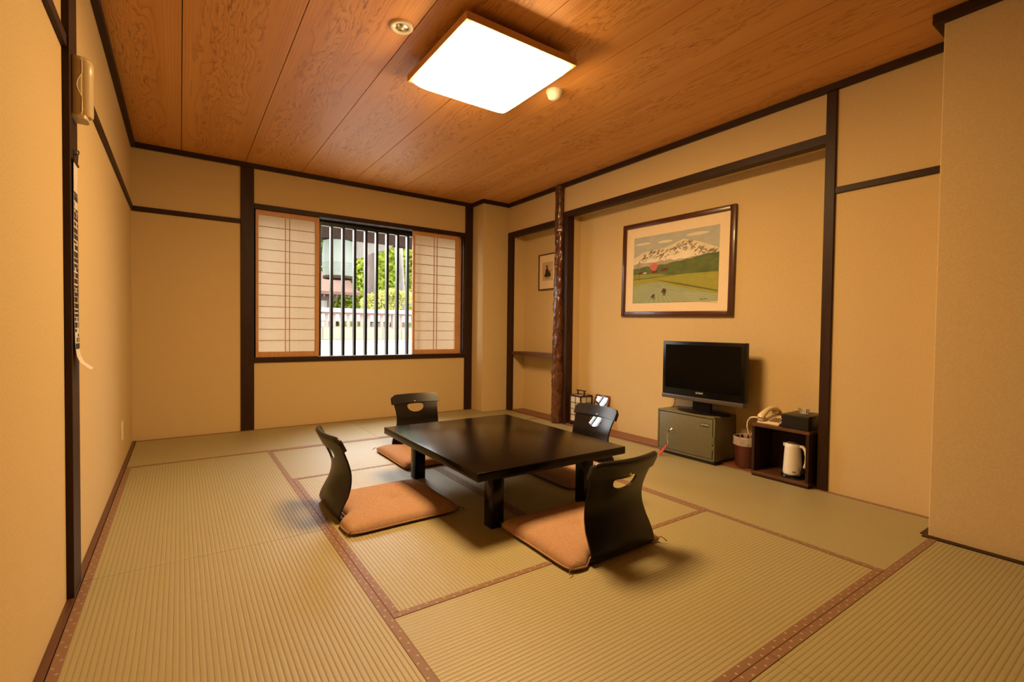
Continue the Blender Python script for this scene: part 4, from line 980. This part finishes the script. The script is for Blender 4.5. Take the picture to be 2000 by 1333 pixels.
for k in range(4):
    bm = bmesh.new(); tube(bm, [(0.05 * k - .08, 0, 0), (0.14 * k - .2, 0.05, .4), (0.25 * k - .38, 0.05, .75)], [.03, .024, .012], 8); obj('stem', bm, 'trunk_brown', SB, smooth=60)
SR = thing('stone_slab', (4.6, 7.6, G), 'long pale stone slab lying behind the fence', 'stone')
obj('slab', box(-3.2, 3.4, -0.25, 0.25, 0.42, 0.66, 0.03), 'stone_white', SR); obj('support', box(-2.6, -2.2, -0.2, 0.2, 0, 0.42, 0.02), 'stone_mossy', SR); obj('support', box(2.2, 2.6, -0.2, 0.2, 0, 0.42, 0.02), 'stone_mossy', SR); obj('support', box(-0.2, 0.2, -0.2, 0.2, 0, 0.42, 0.02), 'stone_mossy', SR)
# small shrine hall with a sloping roof
SH = thing('shrine_hall', (3.2, 12.6, G), 'low shrine hall with a red-brown sloping roof behind the fence', 'building')
obj('wall', box(-3.0, 1.45, -0.2, 2.6, 0.0, 1.55), 'shrine_plaster', SH)
for k in range(6): obj('pillar', box(-2.9 + k * .84, -2.78 + k * .84, -0.27, -0.17, 0, 1.45), 'shrine_wood', SH)
obj('lintel', box(-3.1, 1.6, -0.30, -0.16, 1.20, 1.36), 'shrine_wood', SH)
bm = bmesh.new(); prism(bm, [(-1.15, 1.36), (-1.15, 1.46), (1.2, 2.35), (3.5, 1.46), (3.5, 1.36), (1.2, 2.24)], 'x', -3.9, 2.15); obj('roof', bm, 'roof_copper', SH)
rf = None
for k in range(30):
    if rf is None:
        bm = bmesh.new(); prism(bm, [(-1.05, 1.28), (-1.05, 1.36), (-0.1, 1.72), (-0.1, 1.64)], 'x', -0.035, 0.035); o = obj('rafter', bm, 'shrine_wood', SH); rf = o.data
    else: o = bpy.data.objects.new('rafter', rf); COL.objects.link(o); o.parent = SH
    o.location = (-3.8 + k * 0.2, 0, 0)
for k in range(10): obj('wall_slat', box(-2.8 + k * .42, -2.72 + k * .42, -0.24, -0.2, 0.3, 1.2), 'shrine_wood', SH)
# gate eaves overhead and big pale lantern hanging from them
GE = thing('gate_eaves', (3.5, 6.9, 0), 'dark timber gate eaves across the top of the window view', 'gate')
obj('beam', box(-3.0, 3.2, -0.14, 0.14, 3.02, 3.30), 'dark_timber', GE)
obj('cross_beam', box(-0.15, 0.15, -1.3, 1.3, 3.30, 3.50), 'dark_timber', GE)
bm = bmesh.new(); prism(bm, [(-1.5, 3.45), (-1.5, 3.55), (0, 4.2), (1.5, 3.55), (1.5, 3.45), (0, 4.05)], 'x', -3.6, 3.8); obj('roof', bm, 'roof_copper', GE)
for s in (-2.7, 2.9): obj('post', box(s - .13, s + .13, -.13, .13, 0.67, 3.02), 'dark_timber', GE)
bm = bmesh.new(); prism(bm, [(0.0, 3.02), (0.9, 3.02), (0.75, 2.92), (0.35, 2.78), (0.05, 2.62), (-0.1, 2.62), (-0.1, 3.02)], 'y', -0.08, 0.08); obj('bracket', bm, 'trunk_grey', GE, loc=(0.35, -0.02, 0))
BL = thing('hanging_lantern', (3.42, 6.9, 2.10), 'large pale grey-green lantern hanging under the dark gate eaves', 'lantern')
bm = bmesh.new()
pr = [(0.30, 0.05)]
for k in range(0, 30): z = 0.06 + k * 0.028; rad = 0.335 + 0.03 * math.sin(k / 29 * PI); pr += [(rad, z), (rad - 0.006, z + 0.014)]
pr += [(0.28, 0.905)]
lathe(bm, pr, 36, cap0=True, cap1=True); obj('shade', bm, 'lantern_pale', BL, smooth=50)
bm = bmesh.new(); lathe(bm, [(0.30, 0.0), (0.345, 0.0), (0.345, 0.06), (0.30, 0.06)], 36, cap0=False, cap1=False); obj('base_ring', bm, 'dark_timber', BL, smooth=40)
bm = bmesh.new(); tube(bm, [(0, 0, 0.9), (0, 0, 0.93)], 0.03, 8); obj('hanger', bm, 'dark_timber', BL)
